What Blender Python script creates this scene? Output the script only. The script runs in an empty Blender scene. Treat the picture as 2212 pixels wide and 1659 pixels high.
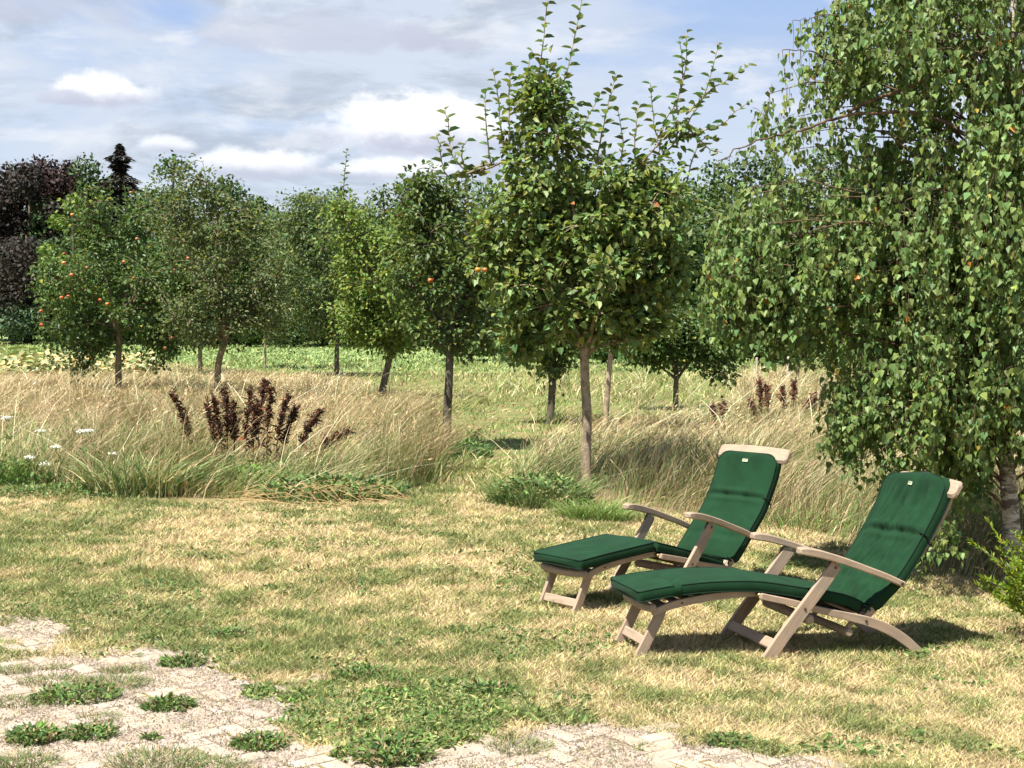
import bpy, bmesh, math
import numpy as np
from mathutils import Vector, Matrix, Euler
R = math.radians
rng = np.random.default_rng(7)
S = bpy.context.scene
COL = S.collection

# ------------------------------------------------------------------ camera
FP, CXP, CYP, HOR, CAMH = 3194.0, 1106.0, 829.5, 683.6, 1.867   # measured on a 2212 x 1659 view of the photo
PIT = math.atan((CYP - HOR) / FP)
cam_d = bpy.data.cameras.new('camera'); cam = bpy.data.objects.new('camera', cam_d); COL.objects.link(cam)
cam_d.sensor_width = 36; cam_d.lens = 36 * FP / 2212; cam_d.clip_end = 5000; cam_d.clip_start = 0.1
cam.location = (0, 0, CAMH); cam.rotation_euler = (math.pi / 2 - PIT, 0, 0)
S.camera = cam

# ------------------------------------------------------------------ colour management
S.view_settings.view_transform = 'Standard'; S.view_settings.look = 'None'
S.view_settings.exposure = 1.14; S.view_settings.gamma = 1.0
S.view_settings.use_curve_mapping = False

# ------------------------------------------------------------------ sun
SUN_EL = R(63.5); SH = Vector((0.67, 0.742))          # ground direction in which shadows fall
sun_dir = Vector((-SH.x * math.cos(SUN_EL), -SH.y * math.cos(SUN_EL), math.sin(SUN_EL)))
sd = bpy.data.lights.new('sun', 'SUN'); sd.energy = 5.0; sd.angle = R(0.55); sd.color = (1.0, 0.965, 0.89)
so = bpy.data.objects.new('sun', sd); COL.objects.link(so)
so.rotation_euler = sun_dir.to_track_quat('Z', 'Y').to_euler(); so.location = (-20, -20, 40)

# ------------------------------------------------------------------ node helpers
def N(nt, typ, **kw):
    n = nt.nodes.new(typ)
    for k, v in kw.items():
        if k.startswith('i_'):
            n.inputs[k[2:].replace('_', ' ')].default_value = v
        else:
            setattr(n, k, v)
    return n
def lk(nt, a, b): nt.links.new(a, b)
def mth(nt, op, a, b=None, c=None, clamp=False):
    n = nt.nodes.new('ShaderNodeMath'); n.operation = op; n.use_clamp = clamp
    for i, x in enumerate((a, b, c)):
        if x is None: continue
        if isinstance(x, (int, float)): n.inputs[i].default_value = x
        else: nt.links.new(x, n.inputs[i])
    return n.outputs[0]
def mixc(nt, f, a, b, typ='MIX'):
    n = nt.nodes.new('ShaderNodeMix'); n.data_type = 'RGBA'; n.blend_type = typ
    for i, x in ((0, f), (6, a), (7, b)):
        if isinstance(x, (int, float)): n.inputs[i].default_value = x
        elif isinstance(x, (tuple, list)): n.inputs[i].default_value = (*x[:3], 1)
        else: nt.links.new(x, n.inputs[i])
    return n.outputs[2]
def ramp(nt, x, lo, hi, a=0.0, b=1.0):
    n = nt.nodes.new('ShaderNodeMapRange'); n.interpolation_type = 'SMOOTHSTEP'
    nt.links.new(x, n.inputs[0])
    for i, v in ((1, lo), (2, hi), (3, a), (4, b)): n.inputs[i].default_value = v
    return n.outputs[0]

# ------------------------------------------------------------------ world: sky and clouds
W = bpy.data.worlds.new('World'); S.world = W; W.use_nodes = True
nt = W.node_tree; nt.nodes.clear()
out = nt.nodes.new('ShaderNodeOutputWorld'); bg = nt.nodes.new('ShaderNodeBackground')
bg.inputs[1].default_value = 0.057; lk(nt, bg.outputs[0], out.inputs[0])
sky = N(nt, 'ShaderNodeTexSky', sky_type='NISHITA', sun_disc=False, sun_elevation=SUN_EL,
        sun_rotation=math.atan2(sun_dir.x, sun_dir.y), air_density=1.0, dust_density=0.6, ozone_density=2.0)
tc = nt.nodes.new('ShaderNodeTexCoord')
sp = nt.nodes.new('ShaderNodeSeparateXYZ'); lk(nt, tc.outputs['Generated'], sp.inputs[0])
az = mth(nt, 'ARCTAN2', sp.outputs[0], sp.outputs[1]); el = mth(nt, 'ARCSINE', sp.outputs[2])
def coord(sx, sy, off=0.0):
    c = nt.nodes.new('ShaderNodeCombineXYZ')
    lk(nt, mth(nt, 'MULTIPLY', az, sx), c.inputs[0]); lk(nt, mth(nt, 'MULTIPLY', el, sy), c.inputs[1])
    c.inputs[2].default_value = off
    return c.outputs[0]
def wnoise(vec, scale, detail=7, rough=0.55, dist=0.0):
    n = N(nt, 'ShaderNodeTexNoise'); lk(nt, vec, n.inputs['Vector'])
    n.inputs['Scale'].default_value = scale; n.inputs['Detail'].default_value = detail
    n.inputs['Roughness'].default_value = rough; n.inputs['Distortion'].default_value = dist
    return n.outputs[0]
CLW, CLG, CLB = (7.3, 7.6, 8.3), (4.0, 4.6, 5.5), (3.4, 4.8, 7.8)   # cloud white, cloud grey, open blue
base = mixc(nt, ramp(nt, el, 0.05, 0.24), (6.2, 6.8, 7.9), CLB)
base = mixc(nt, 0.25, base, sky.outputs[0])
low_n = wnoise(coord(1.0, 3.6, 1.3), 4.5, 8, 0.55, 0.6)
veil = ramp(nt, low_n, 0.36, 0.58)
leftish = ramp(nt, az, 0.22, -0.02, 0.45, 1.0)
base = mixc(nt, mth(nt, 'MULTIPLY', veil, mth(nt, 'MULTIPLY', leftish, 0.80)), base, (5.9, 6.4, 7.2))
gn = wnoise(coord(1.0, 4.0, 7.7), 6.6, 10, 0.62, 0.5)
gm = mth(nt, 'MULTIPLY', ramp(nt, gn, 0.46, 0.62), mth(nt, 'MULTIPLY', ramp(nt, az, 0.12, -0.04, 0.15, 1.0), 0.85))
base = mixc(nt, gm, base, CLG)
wn = wnoise(coord(1.0, 3.2, 3.1), 9.0, 9, 0.6, 0.3)
base = mixc(nt, mth(nt, 'MULTIPLY', ramp(nt, wn, 0.50, 0.68), 0.70), base, (7.4, 7.6, 8.0))
puff = wnoise(coord(1.0, 1.5, 5.0), 34.0, 9, 0.62, 0.1)
puff2 = wnoise(coord(1.0, 1.3, 9.0), 11.0, 6, 0.6, 0.1)
def cumulus(prev, u, v, ru, rv, amt=1.0, white=(9.6, 9.7, 9.9), grey=(4.9, 5.2, 6.3)):
    a0, e0 = (u - CXP) / FP, (HOR - v) / FP
    dx = mth(nt, 'DIVIDE', mth(nt, 'SUBTRACT', az, a0), ru / FP)
    dy = mth(nt, 'DIVIDE', mth(nt, 'SUBTRACT', el, e0), rv / FP)
    dyl = mth(nt, 'MULTIPLY', mth(nt, 'MINIMUM', dy, 0.0), 1.6); dyu = mth(nt, 'MAXIMUM', dy, 0.0)
    d2 = mth(nt, 'ADD', mth(nt, 'MULTIPLY', dx, dx), mth(nt, 'ADD', mth(nt, 'MULTIPLY', dyl, dyl), mth(nt, 'MULTIPLY', dyu, dyu)))
    r = mth(nt, 'SQRT', d2)
    k = mth(nt, 'ADD', mth(nt, 'MULTIPLY', mth(nt, 'SUBTRACT', puff, 0.5), 1.7), mth(nt, 'MULTIPLY', mth(nt, 'SUBTRACT', puff2, 0.5), 1.6))
    m = ramp(nt, mth(nt, 'ADD', r, k), 1.36, 0.70)
    shade = ramp(nt, mth(nt, 'ADD', dy, mth(nt, 'MULTIPLY', mth(nt, 'SUBTRACT', puff, 0.5), 1.4)), -0.55, 0.45)
    c = mixc(nt, shade, grey, white)
    return mixc(nt, mth(nt, 'MULTIPLY', m, amt), prev, c)
base = cumulus(base, 885, 288, 185, 72)
base = cumulus(base, 245, 228, 92, 38)
base = cumulus(base, 165, 240, 50, 18, 0.8, (5.4, 5.7, 6.7), (4.8, 5.1, 6.2))
base = cumulus(base, 565, 368, 125, 38, 0.8)
base = cumulus(base, 385, 330, 60, 20, 0.6)
base = cumulus(base, 850, 375, 130, 26, 0.8)
base = cumulus(base, 892, 100, 55, 34, 0.7, (4.9, 5.1, 6.2), (4.7, 4.9, 6.0))
base = cumulus(base, 1000, 112, 45, 14, 0.6, (4.9, 5.1, 6.2), (4.7, 4.9, 6.0))
base = cumulus(base, 40, 60, 240, 60, 0.6, (5.0, 5.3, 6.3), (4.8, 5.0, 6.0))
base = cumulus(base, 690, 100, 260, 42, 0.6, (4.9, 5.2, 6.2), (4.7, 5.0, 6.1))
hi = N(nt, 'ShaderNodeVectorMath', operation='SCALE'); lk(nt, sky.outputs[0], hi.inputs[0]); hi.inputs['Scale'].default_value = 1.0
base = mixc(nt, ramp(nt, el, 0.30, 0.75, 0, 0.8), base, hi.outputs[0])
lk(nt, base, bg.inputs[0])

# ------------------------------------------------------------------ pixel <-> world (photo measurements to places)
def hfun(x, y):
    x = np.asarray(x, float); y = np.asarray(y, float)
    fy = np.clip((y - 4.5) / 2.0, 0, 1) * np.clip((17 - y) / 5.0, 0, 1)
    t = 1.0 * np.tanh((x - 1.31) / 1.0)
    h = -0.052 * t * fy
    h = h + 0.02 * np.sin(x * 0.9 + 1.0) * np.sin(y * 0.55) * np.clip((y - 13) / 6, 0, 1) * np.clip((90 - y) / 40, 0, 1)
    return h
def pix(u, v, Y):                      # point seen at (u, v) at forward distance Y
    c, s = math.cos(PIT), math.sin(PIT)
    a = (u - CXP) / FP; b = (CYP - v) / FP
    dy = c + b * s; dz = -s + b * c
    k = Y / dy
    return np.array([a * k, Y, CAMH + dz * k])
def gpt(u, v, z=0.0):
    c, s = math.cos(PIT), math.sin(PIT)
    a = (u - CXP) / FP; b = (CYP - v) / FP
    dy = c + b * s; dz = -s + b * c
    k = (z - CAMH) / dz
    return np.array([a * k, dy * k, z])
def gpoint(u, v):
    p = gpt(u, v)
    for _ in range(4): p = gpt(u, v, float(hfun(p[0], p[1])))
    return p
def proj(P):
    P = np.asarray(P, float); c, s = math.cos(PIT), math.sin(PIT)
    z = P[..., 2] - CAMH; d = P[..., 1] * c - z * s; v = P[..., 1] * s + z * c
    return CXP + FP * P[..., 0] / d, CYP - FP * v / d
def inpoly(u, v, poly):
    ins = np.zeros(np.shape(u), bool); n = len(poly); j = n - 1
    for i in range(n):
        xi, yi = poly[i]; xj, yj = poly[j]
        if yi != yj:
            ins ^= ((yi > v) != (yj > v)) & (u < (xj - xi) * (v - yi) / (yj - yi) + xi)
        j = i
    return ins

# ------------------------------------------------------------------ numpy noise
_T = np.random.default_rng(99).random((256, 256))
def vnoise(x, y):
    xi = np.floor(x).astype(int); yi = np.floor(y).astype(int); fx = x - xi; fy = y - yi
    fx = fx * fx * (3 - 2 * fx); fy = fy * fy * (3 - 2 * fy)
    g = lambda a, b: _T[a & 255, b & 255]
    return (g(xi, yi) * (1 - fx) + g(xi + 1, yi) * fx) * (1 - fy) + (g(xi, yi + 1) * (1 - fx) + g(xi + 1, yi + 1) * fx) * fy
def fbm(x, y, o=4):
    s = 0; a = 0.5; t = 0
    for i in range(o):
        s = s + a * vnoise(x * 2 ** i + 17.3 * i, y * 2 ** i + 5.1 * i); t += a; a *= 0.55
    return s / t
def unit(a):
    return a / np.maximum(np.linalg.norm(a, axis=-1, keepdims=True), 1e-9)

# ------------------------------------------------------------------ mesh building
def mesh_np(name, V, F, mat, col=None, smooth=False, mats=None, midx=None):
    V = np.asarray(V, np.float32); me = bpy.data.meshes.new(name)
    me.vertices.add(len(V)); me.vertices.foreach_set('co', V.ravel())
    if isinstance(F, np.ndarray):
        k = F.shape[1]; n = len(F); idx = F.ravel().astype(np.int32)
        st = np.arange(n, dtype=np.int32) * k
    else:
        ln = np.array([len(f) for f in F], np.int32); idx = np.concatenate([np.asarray(f) for f in F]).astype(np.int32)
        st = (np.cumsum(ln) - ln).astype(np.int32); n = len(F)
    me.loops.add(len(idx)); me.loops.foreach_set('vertex_index', idx)
    me.polygons.add(n); me.polygons.foreach_set('loop_start', st)
    me.polygons.foreach_set('use_smooth', np.full(n, bool(smooth)))
    if col is not None:
        at = me.color_attributes.new('Col', 'FLOAT_COLOR', 'POINT')
        c = np.ones((len(V), 4), np.float32); c[:, :3] = col; at.data.foreach_set('color', c.ravel())
    for m in (mats or [mat]): me.materials.append(m)
    if midx is not None: me.polygons.foreach_set('material_index', np.asarray(midx, np.int32))
    me.update(calc_edges=True); me.validate()
    return me
def link(name, me, parent=None, origin=None, loc=None):
    if origin is not None:
        co = np.empty(len(me.vertices) * 3, np.float32); me.vertices.foreach_get('co', co)
        co = co.reshape(-1, 3) - np.asarray(origin, np.float32); me.vertices.foreach_set('co', co.ravel()); me.update()
    o = bpy.data.objects.new(name, me); COL.objects.link(o)
    if parent is not None: o.parent = parent
    if loc is not None: o.location = loc
    return o
def tag(o, label=None, cat=None, group=None, kind=None):
    if label: o['label'] = label
    if cat: o['category'] = cat
    if group: o['group'] = group
    if kind: o['kind'] = kind
    return o
def thing(name, label, cat, loc=(0, 0, 0), group=None):
    o = bpy.data.objects.new(name, None); COL.objects.link(o); o.location = loc; o.empty_display_size = 0.2
    return tag(o, label, cat, group)

class MB:
    """collects tubes, boxes and sheets into one mesh"""
    def __init__(s): s.V = []; s.F = []; s.n = 0; s.C = []
    def add(s, V, F, c=None):
        V = np.asarray(V, float); s.V.append(V); s.F += [tuple(int(i) + s.n for i in f) for f in F]; s.n += len(V)
        s.C.append(np.tile(np.asarray(c if c is not None else (1, 1, 1), float), (len(V), 1)) if np.ndim(c) < 2 else np.asarray(c))
    def tube(s, P, r, k=6, c=None, cap=True):
        P = np.asarray(P, float); n = len(P); r = np.broadcast_to(np.asarray(r, float), (n,))
        T = np.gradient(P, axis=0); T = unit(T)
        ref = np.array([0.0, 0, 1]) if abs(T[0][2]) < 0.9 else np.array([1.0, 0, 0])
        a = unit(np.cross(T[0], ref)); V = []
        for i in range(n):
            a = unit(a - T[i] * np.dot(a, T[i])); b = np.cross(T[i], a)
            for j in range(k):
                t = 2 * math.pi * j / k; V.append(P[i] + r[i] * (math.cos(t) * a + math.sin(t) * b))
        F = [(i * k + j, i * k + (j + 1) % k, (i + 1) * k + (j + 1) % k, (i + 1) * k + j) for i in range(n - 1) for j in range(k)]
        if cap: F += [tuple(range(k))[::-1], tuple((n - 1) * k + j for j in range(k))]
        s.add(V, F, c)
    def build(s, name, mat, smooth=True):
        return mesh_np(name, np.concatenate(s.V), s.F, mat, np.concatenate(s.C), smooth)

def catmull(P, n):
    P = np.asarray(P, float); Q = np.vstack([2 * P[0] - P[1], P, 2 * P[-1] - P[-2]]); o = []
    for i in range(len(P) - 1):
        a, b, c, d = Q[i:i + 4]
        for t in np.linspace(0, 1, n, endpoint=False):
            o.append(0.5 * (2 * b + (c - a) * t + (2 * a - 5 * b + 4 * c - d) * t * t + (3 * b - a - 3 * c + d) * t ** 3))
    o.append(P[-1]); return np.array(o)

# ------------------------------------------------------------------ materials
def newmat(name):
    m = bpy.data.materials.new(name); m.use_nodes = True; t = m.node_tree; t.nodes.clear()
    o = t.nodes.new('ShaderNodeOutputMaterial'); return m, t, o
def leafmat(name, rough=0.45, spec=0.35, trans=0.25, tint=(1.25, 1.35, 0.6), var=0.0):
    m, t, o = newmat(name)
    a = N(t, 'ShaderNodeVertexColor', layer_name='Col')
    p = N(t, 'ShaderNodeBsdfPrincipled'); p.inputs['Roughness'].default_value = rough
    p.inputs['Specular IOR Level'].default_value = spec
    lk(t, a.outputs[0], p.inputs['Base Color'])
    tr = t.nodes.new('ShaderNodeBsdfTranslucent')
    lk(t, mixc(t, 1.0, a.outputs[0], tint, 'MULTIPLY'), tr.inputs[0])
    mx = t.nodes.new('ShaderNodeMixShader'); mx.inputs[0].default_value = trans
    lk(t, p.outputs[0], mx.inputs[1]); lk(t, tr.outputs[0], mx.inputs[2]); lk(t, mx.outputs[0], o.inputs[0])
    return m
def colmat(name, rough=0.8, spec=0.2, scale=30.0, amt=0.35, bump=0.3, bscale=None, stretch=(1, 1, 1), dist=0.02):
    m, t, o = newmat(name)
    a = N(t, 'ShaderNodeVertexColor', layer_name='Col')
    tcn = t.nodes.new('ShaderNodeTexCoord'); mp = t.nodes.new('ShaderNodeMapping'); mp.inputs['Scale'].default_value = stretch
    lk(t, tcn.outputs['Object'], mp.inputs[0])
    n = N(t, 'ShaderNodeTexNoise'); n.inputs['Scale'].default_value = scale; n.inputs['Detail'].default_value = 6
    lk(t, mp.outputs[0], n.inputs['Vector'])
    f = ramp(t, n.outputs[0], 0.3, 0.7, 1 - amt, 1 + amt)
    c = N(t, 'ShaderNodeVectorMath', operation='SCALE'); lk(t, a.outputs[0], c.inputs[0]); lk(t, f, c.inputs['Scale'])
    p = N(t, 'ShaderNodeBsdfPrincipled'); p.inputs['Roughness'].default_value = rough; p.inputs['Specular IOR Level'].default_value = spec
    lk(t, c.outputs[0], p.inputs['Base Color'])
    b = t.nodes.new('ShaderNodeBump'); b.inputs['Strength'].default_value = bump; b.inputs['Distance'].default_value = dist
    lk(t, n.outputs[0], b.inputs['Height']); lk(t, b.outputs[0], p.inputs['Normal']); lk(t, p.outputs[0], o.inputs[0])
    return m
M_leaf = leafmat('apple_leaf', 0.48, 0.26, 0.28)
M_birch = leafmat('birch_leaf', 0.50, 0.32, 0.30)
M_far = leafmat('far_leaf', 0.6, 0.2, 0.12)
M_grass = leafmat('grass_blade', 0.6, 0.2, 0.16, (1.15, 1.1, 0.75))
M_straw = leafmat('dry_grass', 0.6, 0.25, 0.14, (1.1, 1.0, 0.8))
M_dock = colmat('dried_seed', 0.9, 0.1, 200, 0.5, 0.5, dist=0.004)
M_fruit = colmat('apple_skin', 0.3, 0.5, 30, 0.25, 0.0)
M_post = colmat('weathered_post', 0.85, 0.2, 25, 0.25, 0.5, stretch=(1, 1, 0.15))

def barkmat(name, c1, c2, scale=10, birch=False):
    m, t, o = newmat(name)
    tcn = t.nodes.new('ShaderNodeTexCoord'); mp = t.nodes.new('ShaderNodeMapping')
    mp.inputs['Scale'].default_value = (1, 1, 3.0) if birch else (1, 1, 0.6)
    lk(t, tcn.outputs['Object'], mp.inputs[0])
    n = N(t, 'ShaderNodeTexNoise'); n.inputs['Scale'].default_value = scale; n.inputs['Detail'].default_value = 7; n.inputs['Roughness'].default_value = 0.65
    lk(t, mp.outputs[0], n.inputs['Vector'])
    n2 = N(t, 'ShaderNodeTexNoise'); n2.inputs['Scale'].default_value = scale * 3.7; n2.inputs['Detail'].default_value = 5
    mp2 = t.nodes.new('ShaderNodeMapping'); mp2.inputs['Scale'].default_value = (0.5, 0.5, 5.0); lk(t, tcn.outputs['Object'], mp2.inputs[0]); lk(t, mp2.outputs[0], n2.inputs['Vector'])
    c = mixc(t, ramp(t, n.outputs[0], 0.42, 0.58), c1, c2)
    c = mixc(t, ramp(t, n2.outputs[0], 0.60, 0.72, 0, 0.55), c, (0.46, 0.40, 0.32) if not birch else (0.10, 0.08, 0.06))
    p = N(t, 'ShaderNodeBsdfPrincipled'); p.inputs['Roughness'].default_value = 0.85; p.inputs['Specular IOR Level'].default_value = 0.2
    lk(t, c, p.inputs['Base Color'])
    b = t.nodes.new('ShaderNodeBump'); b.inputs['Strength'].default_value = 0.7; b.inputs['Distance'].default_value = 0.01
    lk(t, mth(t, 'ADD', n.outputs[0], n2.outputs[0]), b.inputs['Height']); lk(t, b.outputs[0], p.inputs['Normal']); lk(t, p.outputs[0], o.inputs[0])
    return m
M_bark = barkmat('apple_bark', (0.25, 0.19, 0.12), (0.15, 0.11, 0.075), 14)
M_barkpale = barkmat('pale_bark', (0.40, 0.315, 0.215), (0.22, 0.165, 0.115), 14)
M_barkdark = barkmat('dark_bark', (0.13, 0.11, 0.08), (0.07, 0.055, 0.04), 12)
M_barkbirch = barkmat('birch_bark', (0.55, 0.50, 0.43), (0.14, 0.11, 0.09), 9, True)

# ------------------------------------------------------------------ foliage helpers
OVAL = ((0.28, 0.5), (0.68, 0.42)); TRI = ((0.20, 0.5), (0.48, 0.40)); BLADE = ((0.25, 0.5), (0.65, 0.40))
def leaves(P, A, Nn, L, Wd, C, shape=OVAL, fold=0.18, droop=0.12):
    n = len(P); A = unit(A); sd_ = unit(np.cross(A, Nn)); nn = np.cross(sd_, A)
    L = np.broadcast_to(L, (n,))[:, None]; Wd = np.broadcast_to(Wd, (n,))[:, None]
    (a1, w1), (a2, w2) = shape
    V = np.empty((n, 6, 3))
    V[:, 0] = P
    V[:, 1] = P + A * L * a1 - sd_ * Wd * w1 + nn * Wd * fold
    V[:, 2] = P + A * L * a2 - sd_ * Wd * w2 + nn * (Wd * fold - L * droop * 0.4)
    V[:, 3] = P + A * L - nn * L * droop
    V[:, 4] = P + A * L * a2 + sd_ * Wd * w2 + nn * (Wd * fold - L * droop * 0.4)
    V[:, 5] = P + A * L * a1 + sd_ * Wd * w1 + nn * Wd * fold
    i = np.arange(n)[:, None] * 6
    F = np.concatenate([i + np.array([0, 3, 2, 1]), i + np.array([0, 5, 4, 3])], 1).reshape(-1, 4)
    return V.reshape(-1, 3), F, np.repeat(C, 6, 0)
def cards(P, A, Nn, L, Wd, C):
    n = len(P); A = unit(A); sd_ = unit(np.cross(A, Nn))
    L = np.broadcast_to(L, (n,))[:, None]; Wd = np.broadcast_to(Wd, (n,))[:, None]
    V = np.stack([P - A * L * .5, P - sd_ * Wd * .5 + A * L * .05, P + A * L * .5, P + sd_ * Wd * .45 - A * L * .08], 1)
    F = np.arange(n * 4).reshape(-1, 4)
    return V.reshape(-1, 3), F, np.repeat(C, 4, 0)
def jitcol(n, base, g, hue=0.12, val=0.25, extra=None):
    b = np.array(base, float)
    c = np.tile(b, (n, 1)) * (1 + val * g.normal(0, 1, (n, 1)).clip(-1.8, 1.8))
    h = g.normal(0, hue, n).clip(-2 * hue, 2 * hue)
    c[:, 0] *= 1 + h * 1.6; c[:, 2] *= 1 - h
    if extra:
        for frac, colr in extra:
            k = g.random(n) < frac; c[k] = np.array(colr) * (0.8 + 0.4 * g.random((k.sum(), 1)))
    return c.clip(0.005, 0.9)
def bez(a, c, b, n):
    t = np.linspace(0, 1, n)[:, None]
    return (1 - t) ** 2 * a + 2 * t * (1 - t) * c + t * t * b
def ell_points(ells, n, g, shell=0.55):
    w = np.array([e[3] for e in ells]); w = w / w.sum(); k = g.choice(len(ells), n, p=w)
    d = unit(g.normal(0, 1, (n, 3))); r = g.random(n) ** shell
    c = np.array([e[0] for e in ells])[k]; rad = np.array([e[1] for e in ells])[k]
    return c + d * r[:, None] * rad, k
def px_ells(Y, lst, dscale=0.9):
    o = []
    for e in lst:
        u, v, ru, rv = e[:4]; w = e[4] if len(e) > 4 else 1.0; dy = e[5] if len(e) > 5 else 0.0
        c = pix(u, v, Y + dy); k = (Y + dy) / FP
        rx, rz = ru * k, rv * k; ry = min(rx, max(rz, rx * 0.5)) * dscale if len(e) < 7 else e[6]
        o.append((c, np.array([rx, ry, rz]), w * rx * ry ** 0.5 * rz))
    return [(c, r, None, w) for c, r, w in o]

def shoot_leaves(P, g, spacing, L, Wd, base, first=0.15):
    """alternate leaves along an upright shoot"""
    seg = np.linalg.norm(np.diff(P, axis=0), axis=1); s = np.concatenate([[0], np.cumsum(seg)]); tot = s[-1]
    ts = np.arange(tot * first, tot, spacing); n = len(ts)
    Q = np.stack([np.interp(ts, s, P[:, i]) for i in range(3)], 1)
    T = unit(np.stack([np.interp(ts + 0.02, s, P[:, i]) for i in range(3)], 1) - Q + 1e-6)
    ang = np.arange(n) * 2.4 + g.random() * 6
    side = np.stack([np.cos(ang), np.sin(ang), np.zeros(n)], 1)
    A = unit(side * 1.0 + T * 0.45 + g.normal(0, .15, (n, 3)))
    Nn = unit(T + g.normal(0, .2, (n, 3)))
    sc = np.interp(ts / tot, [0, .7, 1], [1, .95, .75]) * g.uniform(.7, 1.1, n)
    return leaves(Q, A, Nn, L * sc, Wd * sc, jitcol(n, base, g), OVAL, 0.28, 0.15)

def apple_tree(name, label, base_px, Y=None, fork=None, path=None, r0=0.06, ells=(), n_limb=10, n_br=220, lpb=30, L=0.085,
               Wd=0.052, col=(0.085, 0.14, 0.035), bark=None, shoots=(), spread=0.10, seed=1, group='apple trees of the orchard',
               apples=(), cat='apple tree', extra=((0.012, (0.35, 0.33, 0.06)),), droop_bottom=0.0, dscale=0.9, leafm=None, shoot_dy=0.0, grow=1.0):
    g = np.random.default_rng(seed)
    b = gpoint(*base_px) if Y is None else np.array([pix(base_px[0], base_px[1], Y)[0], Y, 0.0])
    b[2] = float(hfun(b[0], b[1])); Y = b[1]
    root = thing(name, label, cat, tuple(b), group)
    pts = [b - np.array([0, 0, 0.1]), b] + [pix(u, v, Y) for u, v in (path or [])] + [pix(fork[0], fork[1], Y)]
    tp = catmull(pts, 6); rr = np.interp(np.linspace(0, 1, len(tp)), [0, .12, .3, 1], [r0 * 1.35, r0 * 1.12, r0, r0 * .82])
    mb = MB(); mb.tube(tp, rr, 10)
    fk = tp[-1]
    ells = [(e[0], e[1], e[2] * grow, e[3] * grow) + tuple(e[4:]) for e in ells]
    E = px_ells(Y, ells, dscale)
    allc = np.array([e[0] for e in E]); top = allc[:, 2].max()
    nodes = [fk[None] - 0]; nr = [np.array([r0 * .8])]
    tg, _ = ell_points(E, n_limb * 8, g, 0.5)
    # spread limb targets
    sel = [int(np.argmax(tg[:, 2]))]
    for _ in range(n_limb - 1):
        d = np.min(np.linalg.norm(tg[:, None] - tg[sel][None], axis=2), axis=1); sel.append(int(np.argmax(d)))
    for i in sel:
        q = tg[i]; v = q - fk; ln = np.linalg.norm(v)
        start = fk - (tp[-1] - tp[-3]) * g.random() * 0.8
        ctrl = start + v * 0.35 + np.array([0, 0, 0.28 * ln]) + g.normal(0, .05 * ln, 3)
        P = bez(start, ctrl, q, 9); rad = np.linspace(r0 * .5, 0.006, 9)
        P[2:-1] += g.normal(0, 0.015 * ln, (6, 3))
        mb.tube(P, rad, 6, cap=False); nodes.append(P[2:]); nr.append(rad[2:])
    ND = np.concatenate(nodes); NR = np.concatenate(nr)
    tg, _ = ell_points(E, n_br, g, 0.45)
    LV, LF, LC = [], [], []; off = 0
    def push(t):
        nonlocal off
        V, F, C = t; LV.append(V); LF.append(F + off); LC.append(C); off += len(V)
    Ps, As = [], []
    for q in tg:
        d = np.linalg.norm(ND - q, axis=1) + np.maximum(ND[:, 2] - q[2], 0) * .6
        j = int(np.argmin(d)); a = ND[j]; ln = np.linalg.norm(q - a) + 1e-3
        ctrl = a + (q - a) * .5 + np.array([0, 0, .22 * ln]) + g.normal(0, .08 * ln, 3)
        P = bez(a, ctrl, q, 6)
        mb.tube(P, np.linspace(min(NR[j] * .7, 0.012) + 0.002, 0.0025, 6), 4, cap=False)
        t = 1 - (g.random(lpb) ** 1.5) * 0.85
        k = t * 5; i0 = np.minimum(k.astype(int), 4); f = (k - i0)[:, None]
        Q = P[i0] * (1 - f) + P[i0 + 1] * f; T = unit(P[i0 + 1] - P[i0])
        o = g.normal(0, 1, (lpb, 3)) * spread * (0.4 + 0.6 * g.random((lpb, 1))); Ps.append(Q + o); As.append(unit(T * .5 + unit(o) * 1.0 + g.normal(0, .4, (lpb, 3))))
    Pl = np.concatenate(Ps); Al = np.concatenate(As); n = len(Pl)
    Al[:, 2] -= 0.15
    Nl = unit(np.array([-.12, -.25, 1.0]) + g.normal(0, .48, (n, 3)))
    sc = g.uniform(.65, 1.15, n)
    push(leaves(Pl, Al, Nl, L * sc, Wd * sc, jitcol(n, tuple(np.array(col) * (1.22, 1.18, 1.08)), g, hue=.09, extra=extra), OVAL, 0.22, 0.2))
    for sh in shoots:
        P = np.array([pix(u, v, Y + shoot_dy + g.normal(0, .05)) for u, v in sh])
        j = int(np.argmin(np.linalg.norm(ND - P[0], axis=1))); P = np.vstack([ND[j] * .6 + P[0] * .4, P])
        P = catmull(P, 5)
        P[1:-1] += g.normal(0, .004, (len(P) - 2, 3))
        mb.tube(P, np.linspace(0.011, 0.003, len(P)) * (0.7 + 6 * r0), 5)
        push(shoot_leaves(P, g, L * .52, L * 1.45, Wd * 1.25, col, 0.05))
    tr = link('trunk', mb.build('trunk', bark or M_bark), root, b)
    cr = link('crown', mesh_np('crown', np.concatenate(LV), np.concatenate(LF), leafm or M_leaf, np.concatenate(LC)), root, b)
    for (u, v, dy, c, rad) in apples:
        rad *= .80 * g.uniform(.8, 1.1); c = tuple(np.array(c) * (.75, .55, .6) * g.uniform(.6, 1.1)); q = pix(u, v, Y + dy * .85); bm = bmesh.new()
        bmesh.ops.create_icosphere(bm, subdivisions=3, radius=rad)
        for vt in bm.verts:                                    # dimpled top and bottom, slightly narrower base
            h = vt.co.z / rad; rho = math.hypot(vt.co.x, vt.co.y) / rad
            vt.co.z *= 0.9; vt.co.z -= rad * 0.22 * max(0, 1 - rho / .45) * (1 if h > 0 else -0.6)
            s_ = 1.0 + 0.07 * h; vt.co.x *= s_; vt.co.y *= s_
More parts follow.
